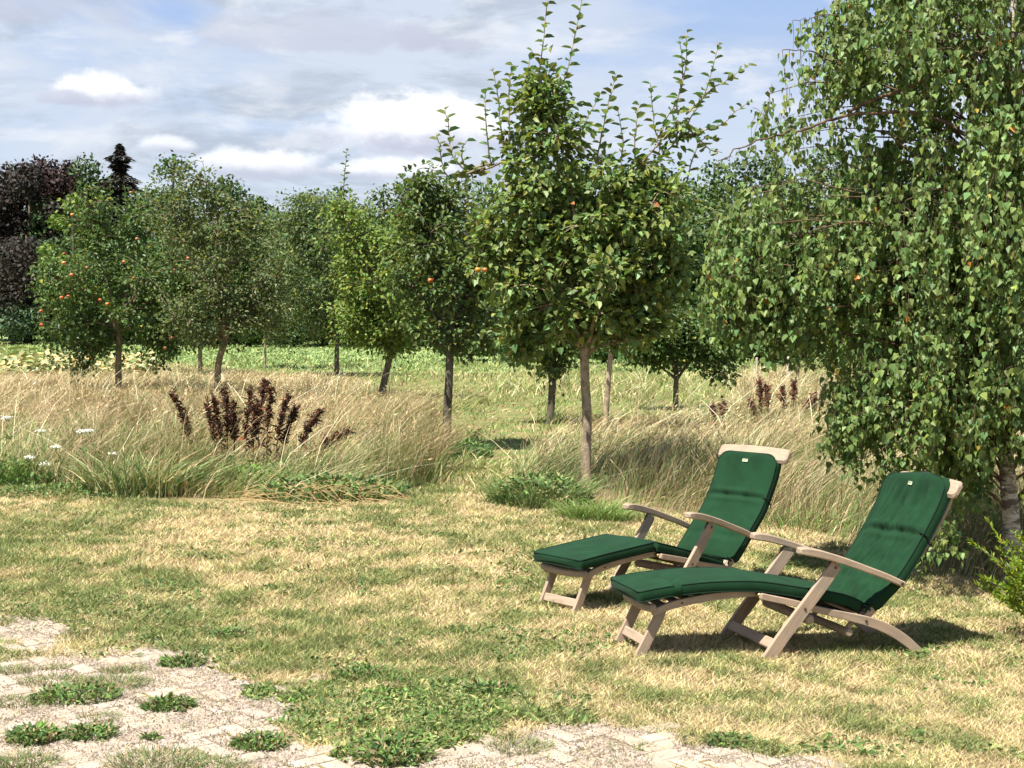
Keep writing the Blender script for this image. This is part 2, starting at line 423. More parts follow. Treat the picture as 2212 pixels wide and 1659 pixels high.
        me = bpy.data.meshes.new('apple'); bm.to_mesh(me); bm.free()
        nv = len(me.vertices); at = me.color_attributes.new('Col', 'FLOAT_COLOR', 'POINT')
        cc = np.ones((nv, 4), np.float32); co = np.array([vv.co[:] for vv in me.vertices])
        bl = (0.5 + 0.5 * np.sin(co[:, 0] / rad * 2 + u))[:, None]
        cc[:, :3] = np.array(c) * bl + np.array([.55, .30, .06]) * (1 - bl) * .6 + np.array(c) * (1 - bl) * .4
        at.data.foreach_set('color', cc.ravel()); me.materials.append(M_fruit)
        me.polygons.foreach_set('use_smooth', np.ones(len(me.polygons), bool))
        ao = link('apple', me, root, None, tuple(q - b))
    return root
# ================================================================== GROUND
def axis(lo, hi, n, c, k):
    t = np.linspace(-1, 1, n); s = np.sinh(t * k) / math.sinh(k)
    return np.where(s < 0, c + s * (c - lo), c + s * (hi - c))
gx = axis(-2500, 2500, 221, 1.0, 7.5); gy = axis(-60, 3500, 261, 9.0, 7.0)
GX, GY = np.meshgrid(gx, gy); GZ = hfun(GX, GY)
nx_, ny_ = len(gx), len(gy)
I = np.arange(nx_ * ny_).reshape(ny_, nx_)
Fg = np.stack([I[:-1, :-1], I[:-1, 1:], I[1:, 1:], I[1:, :-1]], -1).reshape(-1, 4)
m, t, o = newmat('ground_soil_and_field')
g_ = t.nodes.new('ShaderNodeNewGeometry'); sx = t.nodes.new('ShaderNodeSeparateXYZ'); lk(t, g_.outputs['Position'], sx.inputs[0])
def pn(scale, det=6, ro=0.55, st=None):
    n = N(t, 'ShaderNodeTexNoise'); n.inputs['Scale'].default_value = scale; n.inputs['Detail'].default_value = det; n.inputs['Roughness'].default_value = ro
    if st:
        mp = t.nodes.new('ShaderNodeMapping'); mp.inputs['Scale'].default_value = st; lk(t, g_.outputs['Position'], mp.inputs[0]); lk(t, mp.outputs[0], n.inputs['Vector'])
    else: lk(t, g_.outputs['Position'], n.inputs['Vector'])
    return n.outputs[0]
lawn = mixc(t, ramp(t, pn(1.3), 0.4, 0.62), (0.32, 0.25, 0.13), (0.24, 0.22, 0.09))
lawn = mixc(t, ramp(t, pn(60, 4, .7), 0.35, 0.65, 0, .7), lawn, (0.20, 0.13, 0.07))
mead = mixc(t, ramp(t, pn(2.2), 0.4, 0.6), (0.24, 0.19, 0.09), (0.13, 0.17, 0.05))
fld = mixc(t, ramp(t, pn(.35, 6, .6, (1, .35, 1)), 0.35, 0.65), (0.20, 0.275, 0.095), (0.245, 0.30, 0.115))
fld = mixc(t, ramp(t, pn(9, 5, .7, (1, .3, 1)), 0.35, 0.7, 0, .4), fld, (0.16, 0.23, 0.075))
c = mixc(t, ramp(t, sx.outputs[1], 15, 17), lawn, mead)
c = mixc(t, ramp(t, mth(t, 'ADD', sx.outputs[1], mth(t, 'MULTIPLY', pn(.25), 10)), 53, 57), c, fld)
p = N(t, 'ShaderNodeBsdfPrincipled'); p.inputs['Roughness'].default_value = 0.95; p.inputs['Specular IOR Level'].default_value = 0.1
lk(t, c, p.inputs['Base Color'])
b = t.nodes.new('ShaderNodeBump'); b.inputs['Strength'].default_value = 0.8; b.inputs['Distance'].default_value = 0.03
lk(t, pn(25, 6, .7), b.inputs['Height']); lk(t, b.outputs[0], p.inputs['Normal']); lk(t, p.outputs[0], o.inputs[0])
tag(link('ground', mesh_np('ground', np.stack([GX.ravel(), GY.ravel(), GZ.ravel()], 1), Fg, m, None, True)), kind='structure')

# ------------------------------------------------------------------ paving: herringbone blocks sunk in sand
PAVE = [[(-900, 1435), (0, 1440), (120, 1425), (330, 1408), (450, 1422), (500, 1470), (610, 1488), (640, 1530), (575, 1580), (650, 1622), (800, 1648),
         (1000, 1622), (1100, 1590), (1200, 1568), (1400, 1588), (1600, 1618), (1760, 1662), (1900, 1760), (1900, 2300), (-900, 2300)],
        [(-900, 1330), (0, 1350), (110, 1345), (150, 1372), (80, 1400), (-900, 1420)],
        [(690, 1462), (750, 1455), (760, 1470), (700, 1476)], [(1000, 1478), (1060, 1490), (1040, 1510), (900, 1500)]]
def paved(x, y):
    n1 = (fbm(x * 5, y * 5, 4) - .5) * 110; n2 = (fbm(x * 5 + 40, y * 5 + 9, 4) - .5) * 60
    P = np.stack([x, y, hfun(x, y)], -1); u, v = proj(P); u = u + n1; v = v + n2
    r = np.zeros(np.shape(x), bool)
    for q in PAVE: r |= inpoly(u, v, q)
    return r
def near_paved(X, Y):
    a_ = np.array([0, .10, -.10, 0, 0]); b_ = np.array([0, 0, 0, .12, -.12])
    return bool(paved(X + a_, Y + b_).any())
m, t, o = newmat('concrete_block')
a = N(t, 'ShaderNodeVertexColor', layer_name='Col'); tcn = t.nodes.new('ShaderNodeTexCoord')
n1 = N(t, 'ShaderNodeTexNoise'); n1.inputs['Scale'].default_value = 140; n1.inputs['Detail'].default_value = 5; n1.inputs['Roughness'].default_value = .7; lk(t, tcn.outputs['Object'], n1.inputs['Vector'])
n2 = N(t, 'ShaderNodeTexNoise'); n2.inputs['Scale'].default_value = 7; n2.inputs['Detail'].default_value = 6; lk(t, tcn.outputs['Object'], n2.inputs['Vector'])
c = mixc(t, ramp(t, n2.outputs[0], .4, .62, 0, .55), a.outputs[0], (0.33, 0.26, 0.19))
c = mixc(t, ramp(t, n1.outputs[0], .52, .66, 0, .8), c, (0.24, 0.18, 0.13))
c = mixc(t, ramp(t, n1.outputs[0], .46, .34, 0, .5), c, (0.60, 0.54, 0.46))
p = N(t, 'ShaderNodeBsdfPrincipled'); p.inputs['Roughness'].default_value = 0.95; p.inputs['Specular IOR Level'].default_value = 0.15
lk(t, c, p.inputs['Base Color']); b = t.nodes.new('ShaderNodeBump'); b.inputs['Strength'].default_value = .9; b.inputs['Distance'].default_value = 0.006
lk(t, n1.outputs[0], b.inputs['Height']); lk(t, b.outputs[0], p.inputs['Normal']); lk(t, p.outputs[0], o.inputs[0])
M_block = m
bl, bw = 0.20, 0.10; V = []; F = []; C = []; g = np.random.default_rng(3)
ca, sa = math.cos(R(38)), math.sin(R(38))
cells = []
for i in range(-75, 75):
    for j in range(-75, 75):
        k = (i - j) % 4
        if k == 0: cells.append((i * bw, j * bw, bl, bw))           # block lying along x
        elif k == 3: cells.append((i * bw, j * bw, bw, bl))         # block lying along y  (herringbone)
cells = [(x, y, w, h) for x, y, w, h in cells]
for (x, y, w, h) in cells:
    cx, cy = x + w / 2, y + h / 2; X = ca * cx - sa * cy - 1.0; Y = sa * cx + ca * cy + 7.2
    if not (5.2 < Y < 9.2 and -0.42 * Y - .5 < X < 0.22 * Y + .4): continue
    if not near_paved(X, Y): continue
    gp = 0.006; bv = 0.010; zt = 0.006 + g.normal(0, .0020); tx, ty = g.normal(0, .009, 2)
    x0, x1, y0, y1 = x + gp, x + w - gp, y + gp, y + h - gp; n0 = len(V)
    for (dx, zz) in ((0, -0.03), (0, zt - .004), (bv, zt)):
        for px_, py_ in ((x0 + dx, y0 + dx), (x1 - dx, y0 + dx), (x1 - dx, y1 - dx), (x0 + dx, y1 - dx)):
            Xa = ca * px_ - sa * py_ - 1.0; Ya = sa * px_ + ca * py_ + 7.2
            V.append((Xa, Ya, zz + (px_ - cx) * tx + (py_ - cy) * ty + float(hfun(Xa, Ya))))
    for r_ in (0, 4):
        for q in range(4): F.append((n0 + r_ + q, n0 + r_ + (q + 1) % 4, n0 + r_ + 4 + (q + 1) % 4, n0 + r_ + 4 + q))
    F.append((n0 + 8, n0 + 9, n0 + 10, n0 + 11))
    cc = np.array([0.46, 0.372, 0.295]) * g.normal(1, .07) * np.array([1, g.normal(1, .02), g.normal(1, .03)]); C += [cc] * 12
tag(link('paving', mesh_np('paving', np.array(V), np.array(F), M_block, np.array(C))), kind='structure')
# sand washed over and between the blocks: a sheet with low ripples
sxs = np.linspace(-4.2, 2.6, 420); sys_ = np.linspace(5.0, 9.3, 300); SX, SY = np.meshgrid(sxs, sys_)
SZ = hfun(SX, SY) + 0.0005 + -0.0005 + 0.009 * (fbm(SX * 2.6, SY * 2.6, 4) - .46) + .005 * (fbm(SX * 16, SY * 16, 3) - .5)
I = np.arange(SX.size).reshape(SX.shape); Fs = np.stack([I[:-1, :-1], I[:-1, 1:], I[1:, 1:], I[1:, :-1]], -1).reshape(-1, 4)
fc = np.stack([SX.ravel(), SY.ravel()], 1)[Fs].mean(1); kp = np.zeros(len(fc), bool)
for dx_, dy_ in ((0, 0), (.07, 0), (-.07, 0), (0, .09), (0, -.09)): kp |= paved(fc[:, 0] + dx_, fc[:, 1] + dy_)
Fs = Fs[kp]
tag(link('sand', mesh_np('sand', np.stack([SX.ravel(), SY.ravel(), SZ.ravel()], 1), Fs, M_block, np.tile([.43, .345, .265], (SX.size, 1)), True)), kind='structure')

# ================================================================== GRASS
def blades(P, h, w, lean, C, g, segs=3, curl=0.5):
    n = len(P); th = g.random(n) * math.pi; sd_ = np.stack([np.cos(th), np.sin(th), np.zeros(n)], 1)
    h = h[:, None]; w = w[:, None]; V = np.empty((n, 2 * segs + 1, 3)); up = np.array([0, 0, 1.0])
    for j in range(segs + 1):
        t_ = j / segs; c = P + up * h * (t_ - curl * .35 * t_ * t_) + lean * h * t_ ** 1.6
        if j == segs: V[:, 2 * segs] = c
        else:
            ww = w * (1 - t_) ** .6 * .5
            V[:, 2 * j] = c - sd_ * ww; V[:, 2 * j + 1] = c + sd_ * ww
    k = 2 * segs + 1; i = np.arange(n)[:, None] * k
    Q = [i + np.array([2 * j, 2 * j + 1, 2 * j + 3, 2 * j + 2]) for j in range(segs - 1)]
    T = i + np.array([2 * segs - 2, 2 * segs - 1, 2 * segs])
    T4 = np.concatenate([T, T[:, 2:]], 1)
    if Q: Fq = np.concatenate(Q, 1).reshape(-1, 4)
    else: Fq = np.zeros((0, 4), int)
    return V.reshape(-1, 3), Fq, T, np.repeat(C, k, 0), V[:, -1], V[:, -1] - V[:, -3]
def blade_obj(name, batches, mat, extra=None):
    Vs, idx, ln, Cs, off = [], [], [], [], 0
    for V, Fq, T, C, *_ in batches:
        Vs.append(V); Cs.append(C); idx.append((Fq + off).ravel()); ln.append(np.full(len(Fq), 4)); idx.append((T + off).ravel()); ln.append(np.full(len(T), 3)); off += len(V)
    for V, F, C in (extra or []):
        Vs.append(V); Cs.append(C); idx.append((F + off).ravel()); ln.append(np.full(len(F), F.shape[1])); off += len(V)
    V = np.concatenate(Vs).astype(np.float32); idx = np.concatenate(idx).astype(np.int32); ln = np.concatenate(ln).astype(np.int32)
    me = bpy.data.meshes.new(name); me.vertices.add(len(V)); me.vertices.foreach_set('co', V.ravel())
    me.loops.add(len(idx)); me.loops.foreach_set('vertex_index', idx); me.polygons.add(len(ln)); me.polygons.foreach_set('loop_start', (np.cumsum(ln) - ln).astype(np.int32))
    at = me.color_attributes.new('Col', 'FLOAT_COLOR', 'POINT'); c = np.ones((len(V), 4), np.float32); c[:, :3] = np.concatenate(Cs); at.data.foreach_set('color', c.ravel())
    me.materials.append(mat); me.update(calc_edges=True)
    return link(name, me)
def scatter(y0, y1, n, g, k=0.40, pw=1.0):
    """points in the wedge the camera could see, denser near: pdf ~ y^-pw per m2"""
    u = g.random(n); e = 2 - pw
    y = (y0 ** e + u * (y1 ** e - y0 ** e)) ** (1 / e) if abs(e) > 1e-6 else y0 * (y1 / y0) ** u
    x = (g.random(n) * 2 - 1) * k * y
    return x, y
def spot(u, v, U, Vv, ru, rv):
    return np.exp(-(((U - u) / ru) ** 2 + ((Vv - v) / rv) ** 2))

# meadow outlines, given as where the stems stand on the ground in the 2212 x 1659 view
MEAD_L = [(-600, 1050), (0, 1050), (120, 1058), (230, 1078), (430, 1090), (640, 1088), (760, 1076), (880, 1054), (945, 1036), (945, 960), (945, 905), (935, 875),
          (900, 862), (820, 850), (760, 828), (640, 812), (500, 803), (380, 790), (-600, 792)]
MEAD_R = [(1085, 1085), (1130, 1105), (1260, 1095), (1400, 1110), (1560, 1120), (1750, 1150), (1950, 1215), (2120, 1260), (2700, 1330), (2700, 800), (1600, 815), (1560, 880),
          (1480, 905), (1340, 915), (1230, 925), (1140, 985)]
BACK_R = [(1240, 850), (1560, 870), (1600, 812), (1250, 802)]
def region(x, y):
    U, Vv = proj(np.stack([x, y, hfun(x, y)], -1)); U = U + (fbm(x * 1.1, y * 1.1) - .5) * 70; Vv = Vv + (fbm(x * 1.1 + 9, y * 1.1 + 9) - .5) * 14
    return U, Vv, inpoly(U, Vv, MEAD_L), inpoly(U, Vv, MEAD_R), inpoly(U, Vv, BACK_R)

GREEN, STRAW, YEL, PINK = np.array([.155, .188, .060]), np.array([.54, .45, .230]), np.array([.395, .37, .138]), np.array([.52, .38, .24])
def lawn_cols(x, y, U, Vv, g):
    n = len(x); a = fbm(x * 0.8, y * 0.55, 4); b = fbm(x * 4.5 + 30, y * 4.5, 3)
    gr = (a - .5) * 1.5 + (b - .5) * 2.6 + .20
    for s in ((60, 1180, 120, 50, .5), (250, 1330, 300, 40, .6), (40, 1400, 200, 30, .5), (1000, 1450, 250, 60, .25), (1600, 1420, 300, 60, .15), (1100, 1180, 200, 50, .1),
              (1500, 1620, 150, 30, .3), (2050, 1600, 180, 40, .35), (650, 1105, 120, 10, .5), (2120, 1500, 150, 80, -.5), (1900, 1290, 250, 50, .05), (420, 1180, 200, 50, -.15), (700, 1250, 250, 60, -.05)):
        gr = gr + .6 * s[4] * spot(s[0], s[1], U, Vv, s[2], s[3])
    gr = gr + g.normal(0, .42, n)
    c = np.where((gr > .62)[:, None], GREEN, np.where((gr > .32)[:, None], YEL, np.where((g.random(n) < .35)[:, None], PINK, STRAW)))
    return c * (1 + .31 * g.normal(0, 1, (n, 1)).clip(-1.7, 1.9)) * (.75 + .5 * fbm(x * 7, y * 5, 2))[:, None], gr
def make_lawn():
    g = np.random.default_rng(11); out_ = []
    for (y0, y1, n) in ((5.6, 18.5, 870000),):
        x, y = scatter(y0, y1, n, g, .43, 1.9)
        U, Vv, a, b, c = region(x, y); ok = ~(a | b) & (Vv > 1010)
        ok &= ~paved(x, y) | (g.random(n) < .035)
        x, y, U, Vv = x[ok], y[ok], U[ok], Vv[ok]
        C, gr = lawn_cols(x, y, U, Vv, g)
        h = g.uniform(.008, .046, len(x)) * (1 + .5 * (gr > .62)) * (y / 8) ** .25
        h *= 0.6 + 0.8 * fbm(x * 3, y * 3, 3)
        w = (0.0058 + 0.0007 * (y - 6).clip(0)) * g.uniform(.7, 1.3, len(x))
        P = np.stack([x, y, hfun(x, y) - .004], 1)
        lean = np.stack([g.normal(.15, 1.0, len(x)), g.normal(0, 1.0, len(x)), np.zeros(len(x))], 1)
        out_.append(blades(P, h, w, lean, C.clip(.01, .8), g, 1, .4))
    tag(blade_obj('lawn_grass', out_, M_grass), kind='stuff', label=None)
make_lawn()

def tall(name, mask, y0, y1, n, cols, hr, wr, lean, seed, head=.30, pw=1.6, k=.46, hf=None):
    g = np.random.default_rng(seed); x, y = scatter(y0, y1, n, g, k, pw)
    U, Vv, a, b, c = region(x, y); ok = mask(U, Vv, a, b, c, x, y)
    x, y, U, Vv = x[ok], y[ok], U[ok], Vv[ok]; n = len(x)
    cl = fbm(x * .9, y * .6 + 3, 4); h = g.uniform(hr[0], hr[1], n) * (.35 + 1.3 * cl)
    if hf is not None: h = h * hf(x, y, U, Vv)
    w = g.uniform(wr[0], wr[1], n) * (1 + .035 * (y - 15).clip(0))
    wv = fbm(x * .5 + 50, y * .3, 3)
    w2 = fbm(x * 1.7 + 5, y * 1.0 + 70, 3)
    L = np.stack([lean[0] * (.1 + 1.5 * wv) + (w2 - .5) * 2.2 + g.normal(0, lean[1], n), (fbm(x * 1.4 + 15, y * 1.1, 3) - .5) * 2 + g.normal(-.05, lean[1], n), np.zeros(n)], 1)
    fl = fbm(x * 1.2 + 33, y * .7, 3) > .58                         # patches flattened by wind and rain
    L[fl] *= 1.9; h = np.where(fl, h * .72, h)
    C = cols(x, y, U, Vv, g, n)
    P = np.stack([x, y, hfun(x, y) - .01], 1)
    bt = blades(P, h, w, L, C.clip(.008, .8), g, 3, .6); ex = []
    if head > 0:
        q = g.random(n) < head; tip = bt[4][q]; d = unit(bt[5][q]); k_ = q.sum()
        hc = C[q] * g.uniform(.75, 1.15, (k_, 1)) * np.array([1.02, .93, .88])
        ex.append(cards(tip, d, unit(g.normal(0, 1, (k_, 3))), g.uniform(.04, .09, k_), w[q] * 1.35, hc.clip(.01, .8)))
    return bt, ex
TAN, ROSE, PALE, OLIVE, LUSH, BRN = map(np.array, ([.54, .405, .22], [.49, .345, .215], [.62, .51, .31], [.24, .26, .10], [.135, .215, .06], [.25, .17, .11]))
def mixcols(x, y, U, Vv, g, n, wts):
    """wts: list of (colour, weight array)"""
    Wt = np.stack([np.broadcast_to(w, (n,)) for _, w in wts], 1).clip(0); Wt = Wt / Wt.sum(1, keepdims=True)
    r = g.random(n)[:, None]; k = (Wt.cumsum(1) < r).sum(1).clip(0, len(wts) - 1)
    return np.array([c for c, _ in wts])[k] * (1 + .34 * g.normal(0, 1, (n, 1)).clip(-1.8, 1.8)) * (.58 + .84 * fbm(x * 2.3, y * 1.4 + 60, 3))[:, None]
def colsL(x, y, U, Vv, g, n):
    pz = fbm(x * .45 + 7, y * .25, 3)
    front = ((Vv - 1000) / 80).clip(0, 1)
    gr = spot(300, 980, U, Vv, 70, 60) + spot(800, 870, U, Vv, 120, 25) * 1.3 + spot(1000, 950, U, Vv, 60, 80) + spot(700, 1040, U, Vv, 250, 30) + spot(0, 1010, U, Vv, 120, 50) * 2
    far = ((870 - Vv) / 50).clip(0, 1); pa = ((fbm(x * .5 + 12, y * .26 + 8, 3) - .47) * 6).clip(0, 1)
    return mixcols(x, y, U, Vv, g, n, [(TAN, .9), (ROSE, .55 + pz + spot(180, 880, U, Vv, 250, 60) * .8), (PALE, .35 + far * 1.6), (OLIVE, .35 + front * 1.6 + gr * 1.2 + pa * 1.1), (LUSH, .10 + front * 1.2 + gr + pa * .8), (BRN, .22 * (1 - far) + 1.1 * spot(230, 930, U, Vv, 220, 45) + .8 * spot(860, 1000, U, Vv, 90, 40))])
b1, e1 = tall('l', lambda U, V_, a, b, c, x, y: a, 15, 56, 230000, colsL, (.40, .80), (.004, .009), (.30, .28), 21, hf=lambda x, y, U, V_: (.42 + .58 * ((1100 - V_) / 60).clip(0, 1)) * (1 - .4 * ((840 - V_) / 40).clip(0, 1)) * (1 - .65 * spot(545, 1050, U, V_, 150, 38)) * (1 - .5 * ((945 - V_) / 75).clip(0, 1)))
b1s, e1s = tall('s', lambda U, V_, a, b, c, x, y: a | (b & (V_ < 1060)), 14, 40, 3200, lambda x, y, U, Vv, g, n: mixcols(x, y, U, Vv, g, n, [(PALE * 1.1, 1.), (TAN, .5)]), (.70, 1.15), (.007, .010), (.45, .55), 27, head=.7)
# green undergrowth along the front edge of the left meadow
def colsU(x, y, U, Vv, g, n): return mixcols(x, y, U, Vv, g, n, [(LUSH, 1.0), (OLIVE, .7), (np.array([.09, .15, .04]), .6), (TAN, .25)])
b2, e2 = tall('u', lambda U, V_, a, b, c, x, y: a & (V_ > 985 + 25 * np.sin(U / 90)), 15, 21, 26000, colsU, (.16, .42), (.010, .020), (.25, .45), 22, head=0)
tag(blade_obj('tall_meadow_grass', [b1, b2, b1s], M_straw, e1 + e2 + e1s), kind='stuff')

def colsR(x, y, U, Vv, g, n):
    pz = fbm(x * .5 + 3, y * .35, 3)
    lo = spot(1230, 1060, U, Vv, 200, 60) + spot(1950, 1190, U, Vv, 160, 50) * 1.0 + spot(1750, 1130, U, Vv, 110, 40) * .8
    back = ((930 - Vv) / 40).clip(0, 1); pa = ((fbm(x * .55 + 90, y * .28 + 4, 3) - .42) * 6).clip(0, 1); dk = spot(1400, 1085, U, Vv, 170, 48) + spot(1180, 1060, U, Vv, 90, 40); tree_shade = spot(1400, 1085, U, Vv, 170, 48)  # dark patch right of the trunk: tree's cast shade put into blade colour
    return mixcols(x, y, U, Vv, g, n, [(TAN, (.65 + back) * (1.5 - pa) * (1 - .95 * dk.clip(0, 1))), (PALE, (.65 + .3 * back) * (1.5 - pa) * (1 - .95 * dk.clip(0, 1))), (OLIVE * .75, .6 + 1.5 * lo + 1.3 * pa + 2 * dk), (LUSH, .2 + 1.6 * lo + 1.1 * pa + dk * .6), (ROSE, .15 + .3 * pz), (BRN * .8, .3 + .5 * lo + 2.0 * tree_shade)])
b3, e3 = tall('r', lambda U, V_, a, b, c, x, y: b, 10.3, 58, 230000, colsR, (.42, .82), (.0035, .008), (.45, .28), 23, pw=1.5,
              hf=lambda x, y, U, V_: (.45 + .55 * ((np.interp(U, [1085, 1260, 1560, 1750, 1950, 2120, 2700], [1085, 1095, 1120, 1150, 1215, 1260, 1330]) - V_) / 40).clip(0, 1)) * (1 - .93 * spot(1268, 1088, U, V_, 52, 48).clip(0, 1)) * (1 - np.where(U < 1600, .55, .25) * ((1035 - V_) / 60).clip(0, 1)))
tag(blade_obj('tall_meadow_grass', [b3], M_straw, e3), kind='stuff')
# low grass of the mown strip between the tall stands, and behind
def colsM(x, y, U, Vv, g, n):
    st = .5 + (fbm(x * .5, y * .45 + 11, 3) - .5) * 1.9
    return mixcols(x, y, U, Vv, g, n, [(YEL, .55), (GREEN * 1.25, 1.7 + spot(1100, 950, U, Vv, 120, 80) * 1.5 + 2.2 * (st - .45)), (LUSH * 1.1, .8 + spot(1350, 890, U, Vv, 150, 18)), (STRAW, .5 + 2.5 * (.5 - st)), (PALE, .3 + spot(1350, 845, U, Vv, 200, 20) * 2)])
b4, e4 = tall('m', lambda U, V_, a, b, c, x, y: ~(a | b) & (V_ < 1062) & (V_ > 785) & (U > 300), 15, 62, 110000, colsM, (.04, .13), (.008, .015), (.25, .6), 24, head=.0, pw=1.3,
              hf=lambda x, y, U, V_: 1 + 1.6 * (fbm(x * 1.1, y * .5 + 20, 3) > .56) + 2.2 * (spot(1400, 840, U, V_, 250, 25)))
b5, e5 = tall('f', lambda U, V_, a, b, c, x, y: V_ < 812, 50, 120, 60000, lambda x, y, U, Vv, g, n: mixcols(x, y, U, Vv, g, n, [(np.array([.20, .275, .10]), 1.), (np.array([.235, .30, .115]), .8), (YEL, .15)]),
              (.08, .20), (.02, .04), (.15, .5), 25, head=0, pw=1.8)
tag(blade_obj('rough_grass', [b4, b5], M_grass, []), kind='stuff')

# ================================================================== WEEDS
def tuft(name, label, u, v, rad, h, n, kind, seed, cols=(LUSH,), grp=None, cat='weed', lean=(.1, .5)):
    g = np.random.default_rng(seed); c0 = gpoint(u, v); root = None
    r = rad * np.sqrt(g.random(n)); th = g.random(n) * 6.283
    x = c0[0] + r * np.cos(th); y = c0[1] + r * np.sin(th) * .8; P = np.stack([x, y, hfun(x, y) - .003], 1)
    C = np.array(cols)[g.integers(0, len(cols), n)] * (1 + .22 * g.normal(0, 1, (n, 1)).clip(-1.7, 1.7))
    if kind == 'grass':
        L = np.stack([(x - c0[0]) / rad * .9 + g.normal(lean[0], lean[1], n), (y - c0[1]) / rad * .9 + g.normal(0, lean[1], n), np.zeros(n)], 1)
        V, Fq, T, CC, *_ = blades(P, g.uniform(.4, 1, n) * h, np.full(n, max(.0045, h * .035)), L, C.clip(.01, .7), g, 3, .7)
        me = mesh_np(name, V, [tuple(f) for f in Fq] + [tuple(f) for f in T], M_grass, CC)
    else:
        lf = min(.018 + h * .30, .12 if h < .3 or rad < .35 else .075); A = unit(np.stack([np.cos(th) * .6, np.sin(th) * .6, g.uniform(-.1, 1.1, n)], 1) + g.normal(0, .5, (n, 3)))
        P[:, 2] += g.random(n) ** 1.2 * h * .9 * (1 - .55 * (r / rad) ** 2)
        q = np.arange(n) % 5 < 3; V, F, CC = leaves(P[q], A[q], unit(np.array([0, -.2, 1.]) + g.normal(0, .4, (q.sum(), 3))), g.uniform(.5, 1.0, q.sum()) * lf, g.uniform(.6, 1., q.sum()) * lf * .5, C[q].clip(.01, .7), BLADE, .2, .35)
        q = ~q; k = q.sum(); P[q, 2] = hfun(P[q, 0], P[q, 1]); L = np.stack([(x[q] - c0[0]) / rad * .9 + g.normal(.1, .4, k), (y[q] - c0[1]) / rad * .9 + g.normal(0, .4, k), np.zeros(k)], 1)
        V2, F2, T2, C2, *_ = blades(P[q], g.uniform(.4, 1.1, k) * h * 1.1, np.full(k, max(.0045, h * .03)), L, (C[q] * 1.1).clip(.01, .7), g, 3, .7); o2 = len(V)
        me = mesh_np(name, np.vstack([V, V2]), [tuple(f) for f in F] + [tuple(f + o2) for f in F2] + [tuple(f + o2) for f in T2], M_grass, np.vstack([CC, C2]))
    o_ = link(name, me, None, c0, tuple(c0)); return tag(o_, label, cat, grp)
DG, BG = np.array([.07, .13, .04]), np.array([.15, .25, .05])
# lush ground cover creeping over the paving in the middle foreground
def cover(name, polys, n, h, seed, y0=5.9, y1=8.6, cols=(LUSH, BG, DG, OLIVE, LUSH, YEL)):
    g = np.random.default_rng(seed); x, y = scatter(y0, y1, n * 14, g, .4, 1.0)
    U, Vv = proj(np.stack([x, y, hfun(x, y)], -1)); U = U + (fbm(x * 6, y * 6) - .5) * 130; Vv = Vv + (fbm(x * 6 + 7, y * 6 + 2) - .5) * 60
    ok = np.zeros(len(x), bool)
    for q in polys: ok |= inpoly(U, Vv, q)
    ok &= (fbm(x * 9 + 3, y * 9, 3) > .47) | (g.random(len(x)) < .10)
    x, y = x[ok][:n], y[ok][:n]; m_ = len(x); hh = fbm(x * 5, y * 5, 3)
    P = np.stack([x, y, hfun(x, y) + g.random(m_) * h * .8 * hh], 1)
    A = unit(g.normal(0, 1, (m_, 3)) * np.array([1, 1, .35]) + np.array([0, 0, .45]))
    C = np.array(cols)[g.integers(0, len(cols), m_)] * (1 + .25 * g.normal(0, 1, (m_, 1)).clip(-1.7, 1.7))
    a_ = leaves(P, A, unit(np.array([0, -.2, 1.]) + g.normal(0, .5, (m_, 3))), g.uniform(.4, 1.1, m_) * h, g.uniform(.5, 1, m_) * h * .42, C.clip(.01, .6), BLADE, .2, .3)
    k = m_ // 2; L = np.stack([g.normal(.1, .6, k), g.normal(0, .6, k), np.zeros(k)], 1); i = g.integers(0, m_, k)
    b_ = blades(P[i] * [1, 1, 0] + np.stack([0 * x[i], 0 * x[i], hfun(x[i], y[i])], 1), g.uniform(.4, 1.2, k) * h, np.full(k, .006), L, C[i].clip(.01, .6), g, 3, .6)
    return tag(blade_obj(name, [b_], M_grass, [a_]), kind='stuff')
cover('ground_cover', [[(600, 1500), (720, 1480), (880, 1500), (1000, 1530), (1100, 1550), (1080, 1595), (930, 1610), (800, 1640), (640, 1610), (600, 1560)],
                       [(520, 1475), (600, 1470), (650, 1500), (560, 1525)], [(740, 1450), (830, 1440), (860, 1470), (760, 1480)],
                       [(860, 1470), (1000, 1490), (1150, 1505), (1180, 1560), (1090, 1570), (980, 1520), (870, 1500)]], 15000, .040, 31)
cover('ground_cover', [[(-60, 1290), (120, 1280), (330, 1290), (550, 1355), (400, 1385), (100, 1345), (-60, 1330)], [(180, 1360), (330, 1370), (500, 1400), (300, 1405)],
                       [(-60, 1140), (80, 1160), (120, 1200), (-60, 1215)], [(1330, 1420), (1500, 1430), (1450, 1450)], [(1850, 1590), (2212, 1570), (2250, 1650), (1900, 1655)],
                       [(1440, 1600), (1560, 1590), (1600, 1640), (1500, 1650)]], 3600, .035, 32, 7, 12.5, (OLIVE, LUSH, DG))
